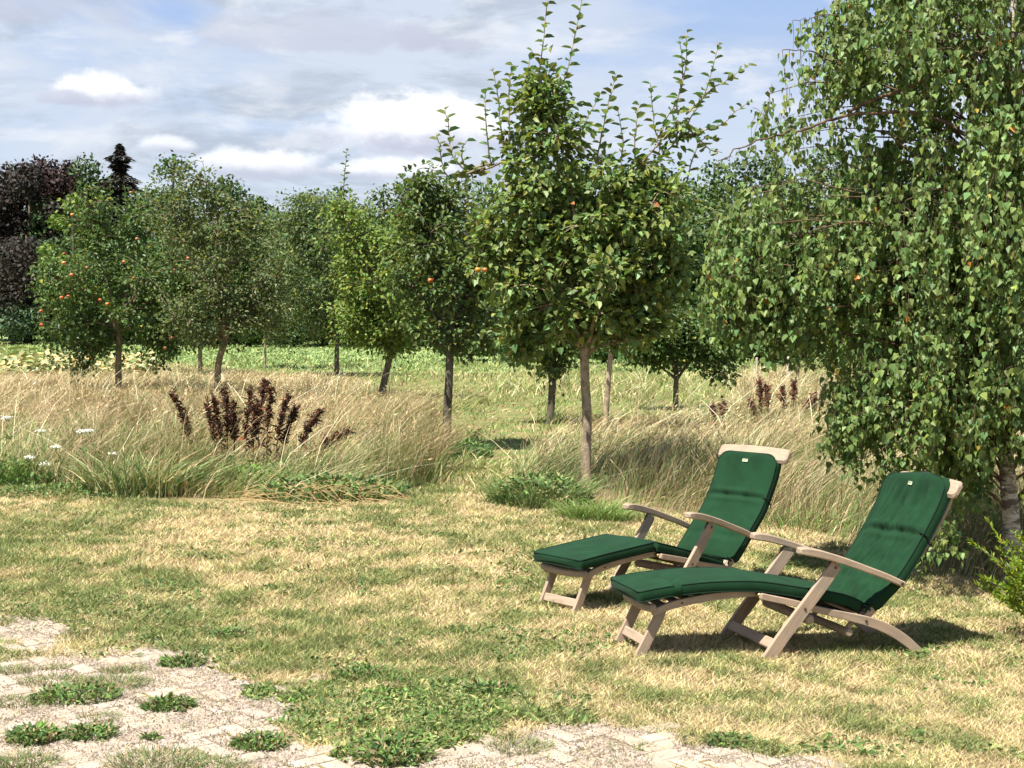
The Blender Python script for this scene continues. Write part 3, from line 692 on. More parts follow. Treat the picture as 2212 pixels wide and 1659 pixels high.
TU = [('grass', 30, 1452, .10, .05, 90, 'small dry green tuft at the left edge, farthest back of the weeds on the paving'),
      ('grass', 120, 1445, .07, .04, 60, 'tiny grey green tuft on the pale paving below the left lawn corner'),
      ('leaf', 395, 1435, .12, .055, 110, 'low leafy weed on the paving just in front of the lawn edge'),
      ('grass', 265, 1450, .11, .05, 110, 'dark low tuft on the paving, left of the leafy weed by the lawn edge'),
      ('grass', 115, 1475, .16, .05, 130, 'wide flat tuft spreading along a joint of the paving at left'),
      ('grass', 240, 1480, .18, .06, 170, 'brownish green tuft in the middle of the left paving'),
      ('leaf', 165, 1508, .20, .07, 170, 'long green weed lying along the paving joint at left, second row from the camera'),
      ('grass', 50, 1520, .14, .05, 110, 'thin olive tuft at the left picture edge beside the long green weed'),
      ('leaf', 365, 1530, .12, .06, 130, 'round leafy weed standing alone on the sand, left of the large green patch'),
      ('grass', 215, 1555, .09, .045, 70, 'small dark tuft on bare sand between two leafier weeds'),
      ('leaf', 75, 1600, .11, .075, 100, 'bright green broad leaved weed near the lower left corner'),
      ('leaf', 195, 1590, .12, .055, 120, 'dark bushy weed to the right of the bright broad leaved weed'),
      ('leaf', 325, 1598, .04, .035, 30, 'very small round weed alone on the sand at lower left'),
      ('leaf', 563, 1612, .12, .06, 120, 'green weed just left of the large green patch at the bottom'),
      ('grass', 340, 1650, .20, .06, 200, 'brown and green tuft at the bottom edge, between corner and large green patch'),
      ('grass', 50, 1655, .14, .07, 130, 'bushy tuft cut by the bottom edge near the lower left corner'),
      ('grass', 460, 1660, .15, .05, 140, 'pale dry tuft at the bottom edge left of the large green patch'),
      ('leaf', 850, 1640, .16, .09, 160, 'tall spreading weed at the bottom edge below the large green patch'),
      ('grass', 1120, 1618, .13, .05, 120, 'olive tuft on the pale paving right of the large green patch'),
      ('grass', 1360, 1615, .10, .03, 60, 'flat faint tuft on the pale paving at the bottom centre'),
      ('leaf', 1575, 1608, .11, .05, 100, 'low broad leaved weed where paving meets lawn at the bottom right'),
      ('leaf', 505, 1375, .14, .05, 130, 'dark green weed patch in the lawn above the paving'),
      ('leaf', 1060, 1500, .12, .07, 90, 'light green young weed with upright leaves right of the large green patch'),
      ('leaf', 780, 1462, .15, .06, 150, 'dark weed mound at the top of the large green patch')]
for i, (k, u, v, r_, h, n, lab) in enumerate(TU):
    tuft('weed_tuft', lab, u, v, r_, h, int(n * 5.0), k, 100 + i, (LUSH, DG, OLIVE * .7, DG, LUSH, TAN * .6, BG) if k == 'leaf' else (OLIVE * .8, LUSH, TAN * .7, DG), 'weeds growing on the paving and lawn', 'weed')
tuft('grass_tuft', 'lush bright green grass tuft around the foot of the tallest apple tree', 1290, 1122, .30, .26, 800, 'grass', 140, (BG, LUSH, BG * 1.2, OLIVE), None, 'grass tuft', (.05, .6))
tuft('weed_clump', 'dark leafy weeds left of the foot of the nearest apple tree', 1165, 1088, .50, .34, 1900, 'leaf', 141, (LUSH, DG, OLIVE), None, 'weed')
tuft('grass_tuft', 'upright blue green grass clump left of the dark dock plant', 310, 1066, .55, .62, 520, 'grass', 142, (np.array([.12, .20, .09]), LUSH, OLIVE, OLIVE, TAN), None, 'grass tuft', (.15, .5))
tuft('weed_clump', 'broad green dock leaves at the foot of the dark dried dock plant', 520, 1045, .30, .30, 150, 'leaf', 143, (BG, LUSH), None, 'weed')
tuft('weed_clump', 'green leafy weeds at the foot of the meadow right of the dock plant', 720, 1075, .75, .26, 1664, 'leaf', 144, (LUSH, DG, OLIVE), None, 'weed')
tuft('weed_clump', 'green leafy weeds at the far left edge in front of the tall grass', 20, 1045, .6, .34, 1920, 'leaf', 145, (LUSH, BG, DG), None, 'weed')
tuft('weed_clump', 'low green creeping weeds on the lawn edge below the white umbel flowers', 150, 1068, .75, .13, 1664, 'leaf', 146, (LUSH, DG, OLIVE), None, 'weed')
tuft('weed_clump', 'green weeds around the dark straight apple trunk by the mown strip', 985, 985, .5, .25, 1120, 'leaf', 147, (LUSH, DG), None, 'weed')
tuft('weed_clump', 'small leafy plants behind the chair with the high headrest', 1745, 1135, .6, .22, 420, 'grass', 148, (BG, LUSH, LUSH), None, 'weed')
def bundle():
    g = np.random.default_rng(5); mb = MB()
    for i in range(120):
        a = gpoint(g.normal(650, 75), g.normal(1080, 6)); ang = g.normal(.05, .35); L_ = g.uniform(.25, .75)
        d = np.array([math.cos(ang), -abs(math.sin(ang)) * .6, 0]); z0 = g.uniform(.02, .20)
        P = np.array([a + [0, 0, z0 * .7], a + d * L_ * .5 + [0, 0, z0], a + d * L_ + [0, 0, .02]])
        mb.tube(P, .003, 3, np.array([.55, .37, .17]) * g.uniform(.6, 1.25), False)
    c0 = gpoint(640, 1083)
    tag(link('cut_straw', mb.build('cut_straw', M_straw), None, c0, tuple(c0)), kind='stuff')
bundle()

# ================================================================== DRIED DOCK PLANTS, UMBEL FLOWERS, MAIZE
def dock(label, base, tips, Y, seed, hc=(.092, .045, .030), grp=None, sw=1.0, basespread=60):
    g = np.random.default_rng(seed); b_ = gpoint(*base); root = thing('dock_plant', label, 'dock plant', tuple(b_), grp)
    for (u, v) in tips:
        tip = pix(u, v, b_[1] + g.normal(0, .16)); s0 = b_ + np.array([np.clip((tip[0] - b_[0]) * .70, -.75, .85), g.normal(0, .05), 0])
        mid = (s0 + tip) / 2 + np.array([-(tip[0] - s0[0]) * .12, 0, .06]); P = catmull([s0, mid, tip], 8)
        mb = MB(); mb.tube(P, np.linspace(.008, .003, len(P)), 5, np.array(hc) * 1.6); link('stem', mb.build('stem', M_dock), root, b_)
        n = len(P); V_, F_, C_ = [], [], []; off = 0
        hb = MB(); q0 = int(n * .42)
        for k in range(30):                                         # side spikes of the seed head
            i = g.integers(q0, n); L_ = g.uniform(.05, .15) * sw * (1.15 - .6 * (i - q0) / (n - q0)); ax = g.normal(0, 1, 3); ax[2] = abs(ax[2]) * 1.0 + 1.3
            d = unit(ax); Q = np.array([P[i], P[i] + d * L_ * .5 + [0, 0, .01], P[i] + d * L_ + g.normal(0, .03, 3) - [0, 0, .3 * L_ * (k % 3 == 0)]])
            hb.tube(Q, [.003, .002, .001], 3, hc, False)
            m_ = 40; t_ = g.random(m_)[:, None]; c = Q[0] * (1 - t_) + Q[2] * t_ + g.normal(0, .012, (m_, 3))
            V, F, C = cards(c, g.normal(0, 1, (m_, 3)), g.normal(0, 1, (m_, 3)), g.uniform(.014, .030, m_), g.uniform(.012, .022, m_), jitcol(m_, hc, g, .2, .4, [(.08, (.20, .09, .04))]))
            hb.add(V, F, C)
        m_ = 220; i = g.integers(q0, n, m_); c = P[i] + g.normal(0, .020, (m_, 3)) * sw
        V, F, C = cards(c, g.normal(0, 1, (m_, 3)), g.normal(0, 1, (m_, 3)), g.uniform(.014, .034, m_), g.uniform(.012, .022, m_), jitcol(m_, hc, g, .2, .4)); hb.add(V, F, C)
        m_ = 26; i = g.integers(max(1, int(n * .15)), n, m_); A = unit(g.normal(0, 1, (m_, 3)) * [1, 1, .6] + [0, 0, .15])          # curled dead leaves
        V, F, C = leaves(P[i], A, g.normal(0, 1, (m_, 3)), g.uniform(.05, .13, m_) * sw, g.uniform(.012, .026, m_), jitcol(m_, np.array(hc) * 1.15, g, .2, .35), BLADE, .4, .55); hb.add(V, F, C)
        link('seed_head', hb.build('seed_head', M_dock, False), root, b_)
    return root
dock('large dried dock plant with dark brown seed heads fanning out before the tall grass', (520, 1020),
     [(376, 858), (448, 878), (462, 864), (487, 838), (505, 872), (540, 852), (556, 868), (571, 826), (588, 842), (620, 862), (640, 885), (692, 890), (748, 938)], 18, 51)
for i, (b_, tips, lab) in enumerate([((1668, 920), [(1620, 870), (1640, 826), (1655, 835)], 'reddish dock plant behind the upright chair, leftmost and tallest of the reddish group'),
                                     ((1705, 925), [(1690, 838), (1715, 825)], 'reddish dock plant in the middle of the group in front of the pale stakes'),
                                     ((1745, 920), [(1760, 852), (1780, 842), (1745, 868)], 'reddish dock plant leaning right, beside the birch foliage'),
                                     ((1555, 925), [(1540, 880), (1562, 872)], 'small thin reddish dock plant left of the reddish dock group')]):
    dock(lab, b_, tips, None, 60 + i, (.15, .065, .05), 'reddish dock plants in the right meadow', .9)
def umbel(label, base, top, n, seed):
    g = np.random.default_rng(seed); b_ = gpoint(*base); root = thing('white_umbel_flower', label, 'flower', tuple(b_), 'white umbel flowers at the left meadow edge')
    tp_ = pix(top[0], top[1], b_[1]); mb = MB(); P = catmull([b_, (b_ + tp_) / 2 + [.03, 0, 0], tp_ - [0, 0, .03]], 6); mb.tube(P, .004, 5, (.30, .34, .14)); 
    hd = MB()
    for k in range(n):
        a = 2.4 * k; r_ = .05 * math.sqrt((k + .5) / n) * 1.15; q = tp_ + np.array([r_ * math.cos(a), r_ * math.sin(a), .012 - r_ * .12]); mb.tube([P[-1], q], .0015, 3, (.25, .32, .12), False)
        m_ = 7; c = q + g.normal(0, .008, (m_, 3)); V, F, C = cards(c, g.normal(0, 1, (m_, 3)) * [1, 1, .3], np.array([[0, 0, 1.]] * m_) + g.normal(0, .3, (m_, 3)), .016, .014, np.tile([.78, .78, .74], (m_, 1))); hd.add(V, F, C)
    for k in range(10):
        i = g.integers(1, len(P) - 3); V, F, C = leaves(P[i][None], g.normal(0, 1, (1, 3)), np.array([[0, 0, 1.]]), .10, .035, np.array([[.10, .18, .05]])); mb.add(V, F, C)
    link('stem', mb.build('stem', M_grass), root, b_); link('flower_head', hd.build('flower_head', M_grass, False), root, b_)
for i, (bs, tp_, n, lab) in enumerate([((30, 1040), (14, 903), 26, 'tallest white umbel flower at the left picture edge above the green weeds'),
        ((98, 1045), (88, 932), 18, 'white umbel flower alone between the tallest one and the wide pair'),
        ((170, 1050), (178, 933), 26, 'wide flat white umbel flower, left one of the adjoining pair'),
        ((200, 1052), (194, 931), 16, 'smaller white umbel flower, right one of the adjoining pair'),
        ((135, 1055), (121, 966), 18, 'white umbel flower halfway down below the wide pair'),
        ((75, 1058), (62, 989), 12, 'small low white umbel flower over the green weeds at left'),
        ((250, 1060), (245, 981), 10, 'small white umbel flower beside the blue green grass clump'),
        ((105, 1060), (97, 1003), 10, 'lowest small white umbel flower right of the green weeds')]):
    umbel(lab, bs, tp_, n, 70 + i)
def maize(label, base, htop, seed):
    g = np.random.default_rng(seed); b_ = gpoint(*base); root = thing('maize_plant', label, 'maize plant', tuple(b_), 'maize plants at the far left'); tp_ = pix(base[0] + g.normal(0, 3), htop, b_[1])
    mb = MB(); mb.tube(np.array([b_, (b_ + tp_) / 2, tp_]), [.018, .014, .006], 6, (.42, .42, .17)); link('stem', mb.build('stem', M_grass), root, b_)
    for k in range(8):
        t_ = .15 + .75 * k / 8; p0 = b_ + (tp_ - b_) * t_; a = k * math.pi + g.normal(0, .5); d = np.array([math.cos(a), math.sin(a) * .6, 0])
        V, F, C = leaves(p0[None], (d * .8 + [0, 0, .7])[None], np.array([[-d[0] * .5, 0, 1.]]), .48, .07, np.array([[.36, .40, .14]]) * g.uniform(.7, 1.2), BLADE, .2, .75)
        link('leaf', mesh_np('leaf', V, F, M_grass, C), root, b_)
for i, (u, v, h, lab) in enumerate([(14, 800, 738, 'yellow green maize plant nearest the left picture edge'), (60, 802, 742, 'yellow green maize plant standing farther from the left picture edge'), (36, 798, 762, 'shorter maize plant between the two taller ones at far left')]): maize(lab, (u, v), h, 80 + i)
g = np.random.default_rng(90); x, y = scatter(46, 53, 9000, g, .42, 1); U, Vv = proj(np.stack([x, y, 0 * x], -1)); ok = (U < 330) & (fbm(x * .8, y * .8) > .45); x, y = x[ok], y[ok]; n = len(x)
V, F, C = leaves(np.stack([x, y, g.uniform(.15, .6, n)], 1), g.normal(0, 1, (n, 3)) * [1, 1, .3], unit(np.array([-.1, -.3, 1]) + g.normal(0, .3, (n, 3))), .24, .2, jitcol(n, (.50, .44, .22), g, .1, .25, [(.3, (.2, .26, .09))]), OVAL, .1, .2)
tag(link('squash_leaves', mesh_np('squash_leaves', V, F, M_grass, C)), kind='stuff')
# ragged clover and plantain scattered through the lawn
def clover():
    g = np.random.default_rng(33); x, y = scatter(6.2, 15.5, 60000, g, .4, 1.7); U, Vv, a, b, c = region(x, y)
    ok = (fbm(x * 3.2 + 80, y * 3.2, 4) > .585) & (Vv > 1085) & (fbm(x * .7, y * .7 + 44, 3) > .42) & ~paved(x, y); x, y = x[ok], y[ok]; n = len(x)
    P = np.stack([x, y, hfun(x, y) + g.random(n) * .022], 1); A = unit(g.normal(0, 1, (n, 3)) * np.array([1, 1, .3]) + [0, 0, .35])
    C = np.array([LUSH, DG, GREEN, OLIVE])[g.integers(0, 4, n)] * (1 + .25 * g.normal(0, 1, (n, 1)).clip(-1.7, 1.7)); s_ = g.uniform(.02, .045, n)
    V, F, CC = leaves(P, A, unit(np.array([0, -.2, 1.]) + g.normal(0, .5, (n, 3))), s_, s_ * .5, C.clip(.01, .6), BLADE, .2, .3)
    tag(link('clover', mesh_np('clover', V, F, M_grass, CC)), kind='stuff')
clover()
# grit and small stones lying on the paving
def grit():
    g = np.random.default_rng(34); x = g.uniform(-4, 2.3, 260000); y = g.uniform(5.6, 9.0, 260000); ok = np.abs(x) < y * .4; x, y = x[ok], y[ok]; ok = paved(x, y) & (fbm(x * 3, y * 3, 3) > .36); x, y = x[ok][:60000], y[ok][:60000]; n = len(x)
    s_ = .0022 + .005 * g.random(n) ** 3; P = np.stack([x, y, hfun(x, y) + .006 + s_ * .3], 1); D = g.normal(0, 1, (n, 4, 3)) * .25 + np.array([[1, 0, -.4], [-.6, .8, -.4], [-.6, -.8, -.4], [0, 0, .8]])
    V = (P[:, None] + D * s_[:, None, None]).reshape(-1, 3); i = np.arange(n)[:, None] * 4; F = np.concatenate([i + [0, 1, 3], i + [1, 2, 3], i + [2, 0, 3]], 1).reshape(-1, 3)
    C = np.array([(.50, .42, .34), (.30, .24, .18), (.20, .15, .11), (.58, .52, .45)])[g.choice(4, n, p=[.35, .3, .2, .15])]
    tag(link('grit', mesh_np('grit', V, F, M_block, np.repeat(C, 4, 0))), kind='stuff')
grit()
#==PART3==
# ================================================================== DECK CHAIRS
m, t, o = newmat('weathered_teak')
a = N(t, 'ShaderNodeVertexColor', layer_name='Col'); mp = t.nodes.new('ShaderNodeMapping'); mp.inputs['Scale'].default_value = (3, 45, 45); lk(t, a.outputs[0], mp.inputs[0])
n1 = N(t, 'ShaderNodeTexNoise'); n1.inputs['Scale'].default_value = 2.2; n1.inputs['Detail'].default_value = 6; n1.inputs['Roughness'].default_value = .65; lk(t, mp.outputs[0], n1.inputs['Vector'])
n2 = N(t, 'ShaderNodeTexNoise'); n2.inputs['Scale'].default_value = 9; n2.inputs['Detail'].default_value = 5; tcn = t.nodes.new('ShaderNodeTexCoord'); lk(t, tcn.outputs['Object'], n2.inputs['Vector'])
c = mixc(t, ramp(t, n1.outputs[0], .35, .65), (0.37, 0.278, 0.195), (0.27, 0.202, 0.145))
c = mixc(t, ramp(t, n2.outputs[0], .42, .66, 0, .55), c, (0.40, 0.28, 0.19))
c = mixc(t, ramp(t, n2.outputs[0], .38, .30, 0, .5), c, (0.27, 0.22, 0.18))
p = N(t, 'ShaderNodeBsdfPrincipled'); p.inputs['Roughness'].default_value = .7; p.inputs['Specular IOR Level'].default_value = .3
lk(t, c, p.inputs['Base Color']); b = t.nodes.new('ShaderNodeBump'); b.inputs['Strength'].default_value = .35; b.inputs['Distance'].default_value = .002; lk(t, n1.outputs[0], b.inputs['Height']); lk(t, b.outputs[0], p.inputs['Normal']); lk(t, p.outputs[0], o.inputs[0])
M_teak = m
def plain(name, c_, rough=.6, metal=0.0, bumpscale=0, bs=.2, spec=.4, sheen=0, var=0.0, varscale=5):
    m, t, o = newmat(name); p = N(t, 'ShaderNodeBsdfPrincipled'); p.inputs['Roughness'].default_value = rough; p.inputs['Metallic'].default_value = metal; p.inputs['Specular IOR Level'].default_value = spec
    p.inputs['Sheen Weight'].default_value = sheen; tcn = t.nodes.new('ShaderNodeTexCoord')
    n2 = N(t, 'ShaderNodeTexNoise'); n2.inputs['Scale'].default_value = varscale; n2.inputs['Detail'].default_value = 5; lk(t, tcn.outputs['Object'], n2.inputs['Vector'])
    lk(t, mixc(t, ramp(t, n2.outputs[0], .35, .65), tuple(x * (1 - var) for x in c_), tuple(x * (1 + var) for x in c_)), p.inputs['Base Color'])
    if bumpscale:
        n = N(t, 'ShaderNodeTexNoise'); n.inputs['Scale'].default_value = bumpscale; n.inputs['Detail'].default_value = 3; lk(t, tcn.outputs['Object'], n.inputs['Vector'])
        b = t.nodes.new('ShaderNodeBump'); b.inputs['Strength'].default_value = bs; b.inputs['Distance'].default_value = .002; lk(t, n.outputs[0], b.inputs['Height']); lk(t, b.outputs[0], p.inputs['Normal'])
    lk(t, p.outputs[0], o.inputs[0]); return m
M_green = plain('green_canvas', (.0070, .0345, .0128), .9, 0, 900, .5, .15, .03, .12, 8)
M_pipe = plain('dark_piping', (.006, .022, .012), .8, 0, 0, .2, .2)
M_tie = plain('dark_tie', (.006, .010, .008), .8)
M_tag = plain('woven_tag', (.55, .55, .36), .8); M_tagm = plain('tag_print', (.05, .16, .10), .8)
M_bolt = plain('bronze_bolt', (.12, .08, .05), .45, .7); M_brass = plain('brass_hinge', (.42, .30, .12), .4, .8)

def sweep(P, up, a, b, ch=.006, k0=0.0):
    """rectangular section with chamfered edges; a = half height along up, b = half width across; P in chair space (x along, y across, z up)"""
    P = np.asarray(P, float); n = len(P); T = unit(np.gradient(P, axis=0)); a = np.broadcast_to(a, (n,)); b = np.broadcast_to(b, (n,))
    V, C = [], []; s_ = 0
    for i in range(n):
        if i: s_ += np.linalg.norm(P[i] - P[i - 1])
        u_ = np.asarray(up(i) if callable(up) else up, float); w_ = unit(np.cross(T[i], u_)); u2 = np.cross(w_, T[i]); A, B = a[i], b[i]; c_ = min(ch, A * .8, B * .8)
        for (p_, q_) in ((A, B - c_), (A - c_, B), (-A + c_, B), (-A, B - c_), (-A, -B + c_), (-A + c_, -B), (A - c_, -B), (A, -B + c_)):
            V.append(P[i] + u2 * p_ + w_ * q_); C.append((s_ + k0, p_ + k0, q_ + .5 * k0))
    F = [(i * 8 + j, i * 8 + (j + 1) % 8, (i + 1) * 8 + (j + 1) % 8, (i + 1) * 8 + j) for i in range(n - 1) for j in range(8)]
    F += [tuple(range(8))[::-1], tuple((n - 1) * 8 + j for j in range(8))]
    return np.array(V), F, np.array(C)
_kk = [0.0]
def beam(mb, pts, w, a, b, rot=None, n=6, ends=True, ch=.0032):
    """pts: (s, z) centre line in the side view; w: across position; a: half depth in the side view; b: half thickness across"""
    _kk[0] += 1.37
    P2 = catmull([(s, 0, z) for s, z in pts], n) if len(pts) > 2 else np.array([(pts[0][0] * (1 - q) + pts[1][0] * q, 0, pts[0][1] * (1 - q) + pts[1][1] * q) for q in np.linspace(0, 1, 5)])
    P = P2.copy(); P[:, 1] = -w
    T = unit(np.gradient(P, axis=0)); ups = np.stack([-T[:, 2], 0 * T[:, 0], T[:, 0]], 1)
    A = np.interp(np.linspace(0, 1, len(P)), np.linspace(0, 1, len(np.atleast_1d(a))), np.atleast_1d(a)) if np.ndim(a) else np.full(len(P), a)
    B = np.interp(np.linspace(0, 1, len(P)), np.linspace(0, 1, len(np.atleast_1d(b))), np.atleast_1d(b)) if np.ndim(b) else np.full(len(P), b)
    if ends:
        A = A.copy(); tot = np.linalg.norm(P[0] - P[1])
        P = np.vstack([P[0] - T[0] * min(.008, tot), P, P[-1] + T[-1] * min(.008, tot)]); ups = np.vstack([ups[:1], ups, ups[-1:]]); A = np.concatenate([[A[0] * .72], A, [A[-1] * .72]]); B = np.concatenate([[B[0] * .7], B, [B[-1] * .7]])
    mb.add(*sweep(P, lambda i: ups[i], A, B, ch, _kk[0]))
def cross(mb, s, z, w0, w1, a, b, ang=0.0, n=7, bow=0.0, ends=True, ch=.006):
    """bar running across the chair; a half height, b half depth, ang turns the section"""
    _kk[0] += 1.37
    y = np.linspace(-w0, -w1, n); tt = np.linspace(-1, 1, n); P = np.stack([np.full(n, s) , y, np.full(n, z) - bow * tt ** 2], 1); up = np.array([math.sin(ang), 0, math.cos(ang)])
    A = np.full(n, a); B = np.full(n, b)
    if ends:
        d = unit(P[1] - P[0]); P = np.vstack([P[0] - d * .012, P[0] - d * .004, P, P[-1] + d * .004, P[-1] + d * .012]); A = np.concatenate([[a * .6, a * .88], A, [a * .88, a * .6]]); B = np.concatenate([[b * .6, b * .88], B, [b * .88, b * .6]])
    mb.add(*sweep(P, up, A, B, ch, _kk[0]))
def rod(mb, s, z, w0, w1, r, k=12):
    _kk[0] += 1.37
    n0 = len(mb.V); P = np.array([(s, -w0 + .006 * 0, z), (s, -(w0 * .66 + w1 * .34), z), (s, -(w0 * .33 + w1 * .67), z), (s, -w1, z)]); sg = 1 if w1 < w0 else -1
    P = np.vstack([P[0] - [0, sg * .008, 0], P, P[-1] + [0, sg * .008, 0]]); mb.tube(P, [r * .7, r, r, r, r, r * .7], k)
    mb.C[-1] = np.stack([mb.V[-1][:, 1] + _kk[0], mb.V[-1][:, 0] * 1, mb.V[-1][:, 2]], 1)
def part(name, build, mat, root, smooth=False):
    mb = MB(); build(mb); return link(name, mb.build(name, mat, smooth), root)

def cushion_seg(mb, top, hw, t0=.045, cr0=.02, cr1=.02, puff=.014, tufts=(), wr=0.0, seed=0, pipe=None, skew=(0, 0)):
    """a boxed cushion following the (s, z) line of its upper edge"""
    g = np.random.default_rng(seed); P = catmull([(s, 0, z) for s, z in top], 14)
    seg = np.linalg.norm(np.diff(P, axis=0), axis=1); L = np.concatenate([[0], np.cumsum(seg)]); tot = L[-1]
    M = int(tot / .0075) + 2
    q = np.linspace(0, 1, M); q = .5 - .5 * np.cos(q * math.pi) * (.35) - (1 - .35) * (.5 - q); ls = q * tot
    P = np.stack([np.interp(ls, L, P[:, i]) for i in range(3)], 1); T = unit(np.gradient(P, axis=0)); Nn = np.stack([-T[:, 2], 0 * T[:, 0], T[:, 0]], 1)
    def half(l):
        h = hw
        for d, r in ((l, cr0), (tot - l, cr1)):
            if d < r: h = min(h, hw - r + math.sqrt(max(0, r * r - (r - d) ** 2)))
        return h
    K = 65; V, F = [], []; tops = [[], []]; bots = [[], []]
    for i in range(M):
        H = half(ls[i]); e = min(1.0, ls[i] / .035, (tot - ls[i]) / .035); ee = math.sqrt(max(e, 0)); row = []
        for k in range(K):
            x = -1 + 2 * k / (K - 1); x = math.copysign(1 - (1 - abs(x)) ** 1.25, x); w = x * H
            z = puff * (1 - abs(x) ** 3.2) * (.25 + .75 * ee)
            for (tl, dep, wid) in tufts:
                dl = (ls[i] - tl) / wid; z -= dep * math.exp(-dl * dl) * (.55 + .45 * math.exp(-((abs(w) - .085) / .022) ** 2)) * (1 - abs(x) ** 8)
                z += dep * .30 * math.exp(-((abs(dl) - 2.4) / 1.1) ** 2) * (1 - abs(x) ** 4)
            if wr:
                f_ = (ls[i] / tot)
                ridge = abs(float(fbm(np.array(w * 24 + 2.2 * f_ * (1 if w > 0 else -1) + seed), np.array(ls[i] * 4.0 + seed), 3)) - .5)
                z += wr * (.11 - ridge) * 3.2 * (1 - abs(x) ** 6) * min(1, 3.2 * (1 - f_) + .25)
            z += .0035 * (float(fbm(np.array(w * 9 + seed * 3), np.array(ls[i] * 9), 2)) - .5) * (1 - abs(x) ** 8)
            row.append(P[i] + Nn[i] * z + np.array([0, -w, 0]))
        tops[0].append(row[0]); tops[1].append(row[-1])
        for f_ in (.12, .5, .88):
            row.append(P[i] - Nn[i] * t0 * f_ + np.array([0, -(H + .007 * math.sin(f_ * math.pi)), 0]))
        for k in range(7):
            x = 1 - 2 * k / 6; row.append(P[i] - Nn[i] * t0 + np.array([0, -x * H, 0]))
        bots[1].append(row[K + 3]); bots[0].append(row[-1])
        for f_ in (.88, .5, .12):
            row.append(P[i] - Nn[i] * t0 * f_ + np.array([0, (H + .007 * math.sin(f_ * math.pi)), 0]))
        for r_ in row:
            fr = (1 + r_[1] / hw) / 2; r_[0] += skew[0] * fr; r_[2] += skew[1] * fr
        V += row
    R_ = len(row)
    F = [(i * R_ + j, i * R_ + (j + 1) % R_, (i + 1) * R_ + (j + 1) % R_, (i + 1) * R_ + j) for i in range(M - 1) for j in range(R_)]
    for i, sg in ((0, -1), (M - 1, 1)):
        V.append(P[i] - Nn[i] * t0 * .5 + T[i] * .010 * sg); cI = len(V) - 1
        for j in range(R_): F.append((i * R_ + j, i * R_ + (j + 1) % R_, cI) if sg > 0 else (i * R_ + (j + 1) % R_, i * R_ + j, cI))
    mb.add(np.array(V), F)
    for A_, B_ in ((tops[0], tops[1]), (bots[0], bots[1])):
        lp = A_ + [A_[-1] * (1 - f_) + B_[-1] * f_ for f_ in (.25, .5, .75)] + B_[::-1] + [B_[0] * (1 - f_) + A_[0] * f_ for f_ in (.25, .5, .75)] + [A_[0]]
        pipe.tube(np.array(lp), .0042, 6, None, False)
    return P, T, Nn, ls

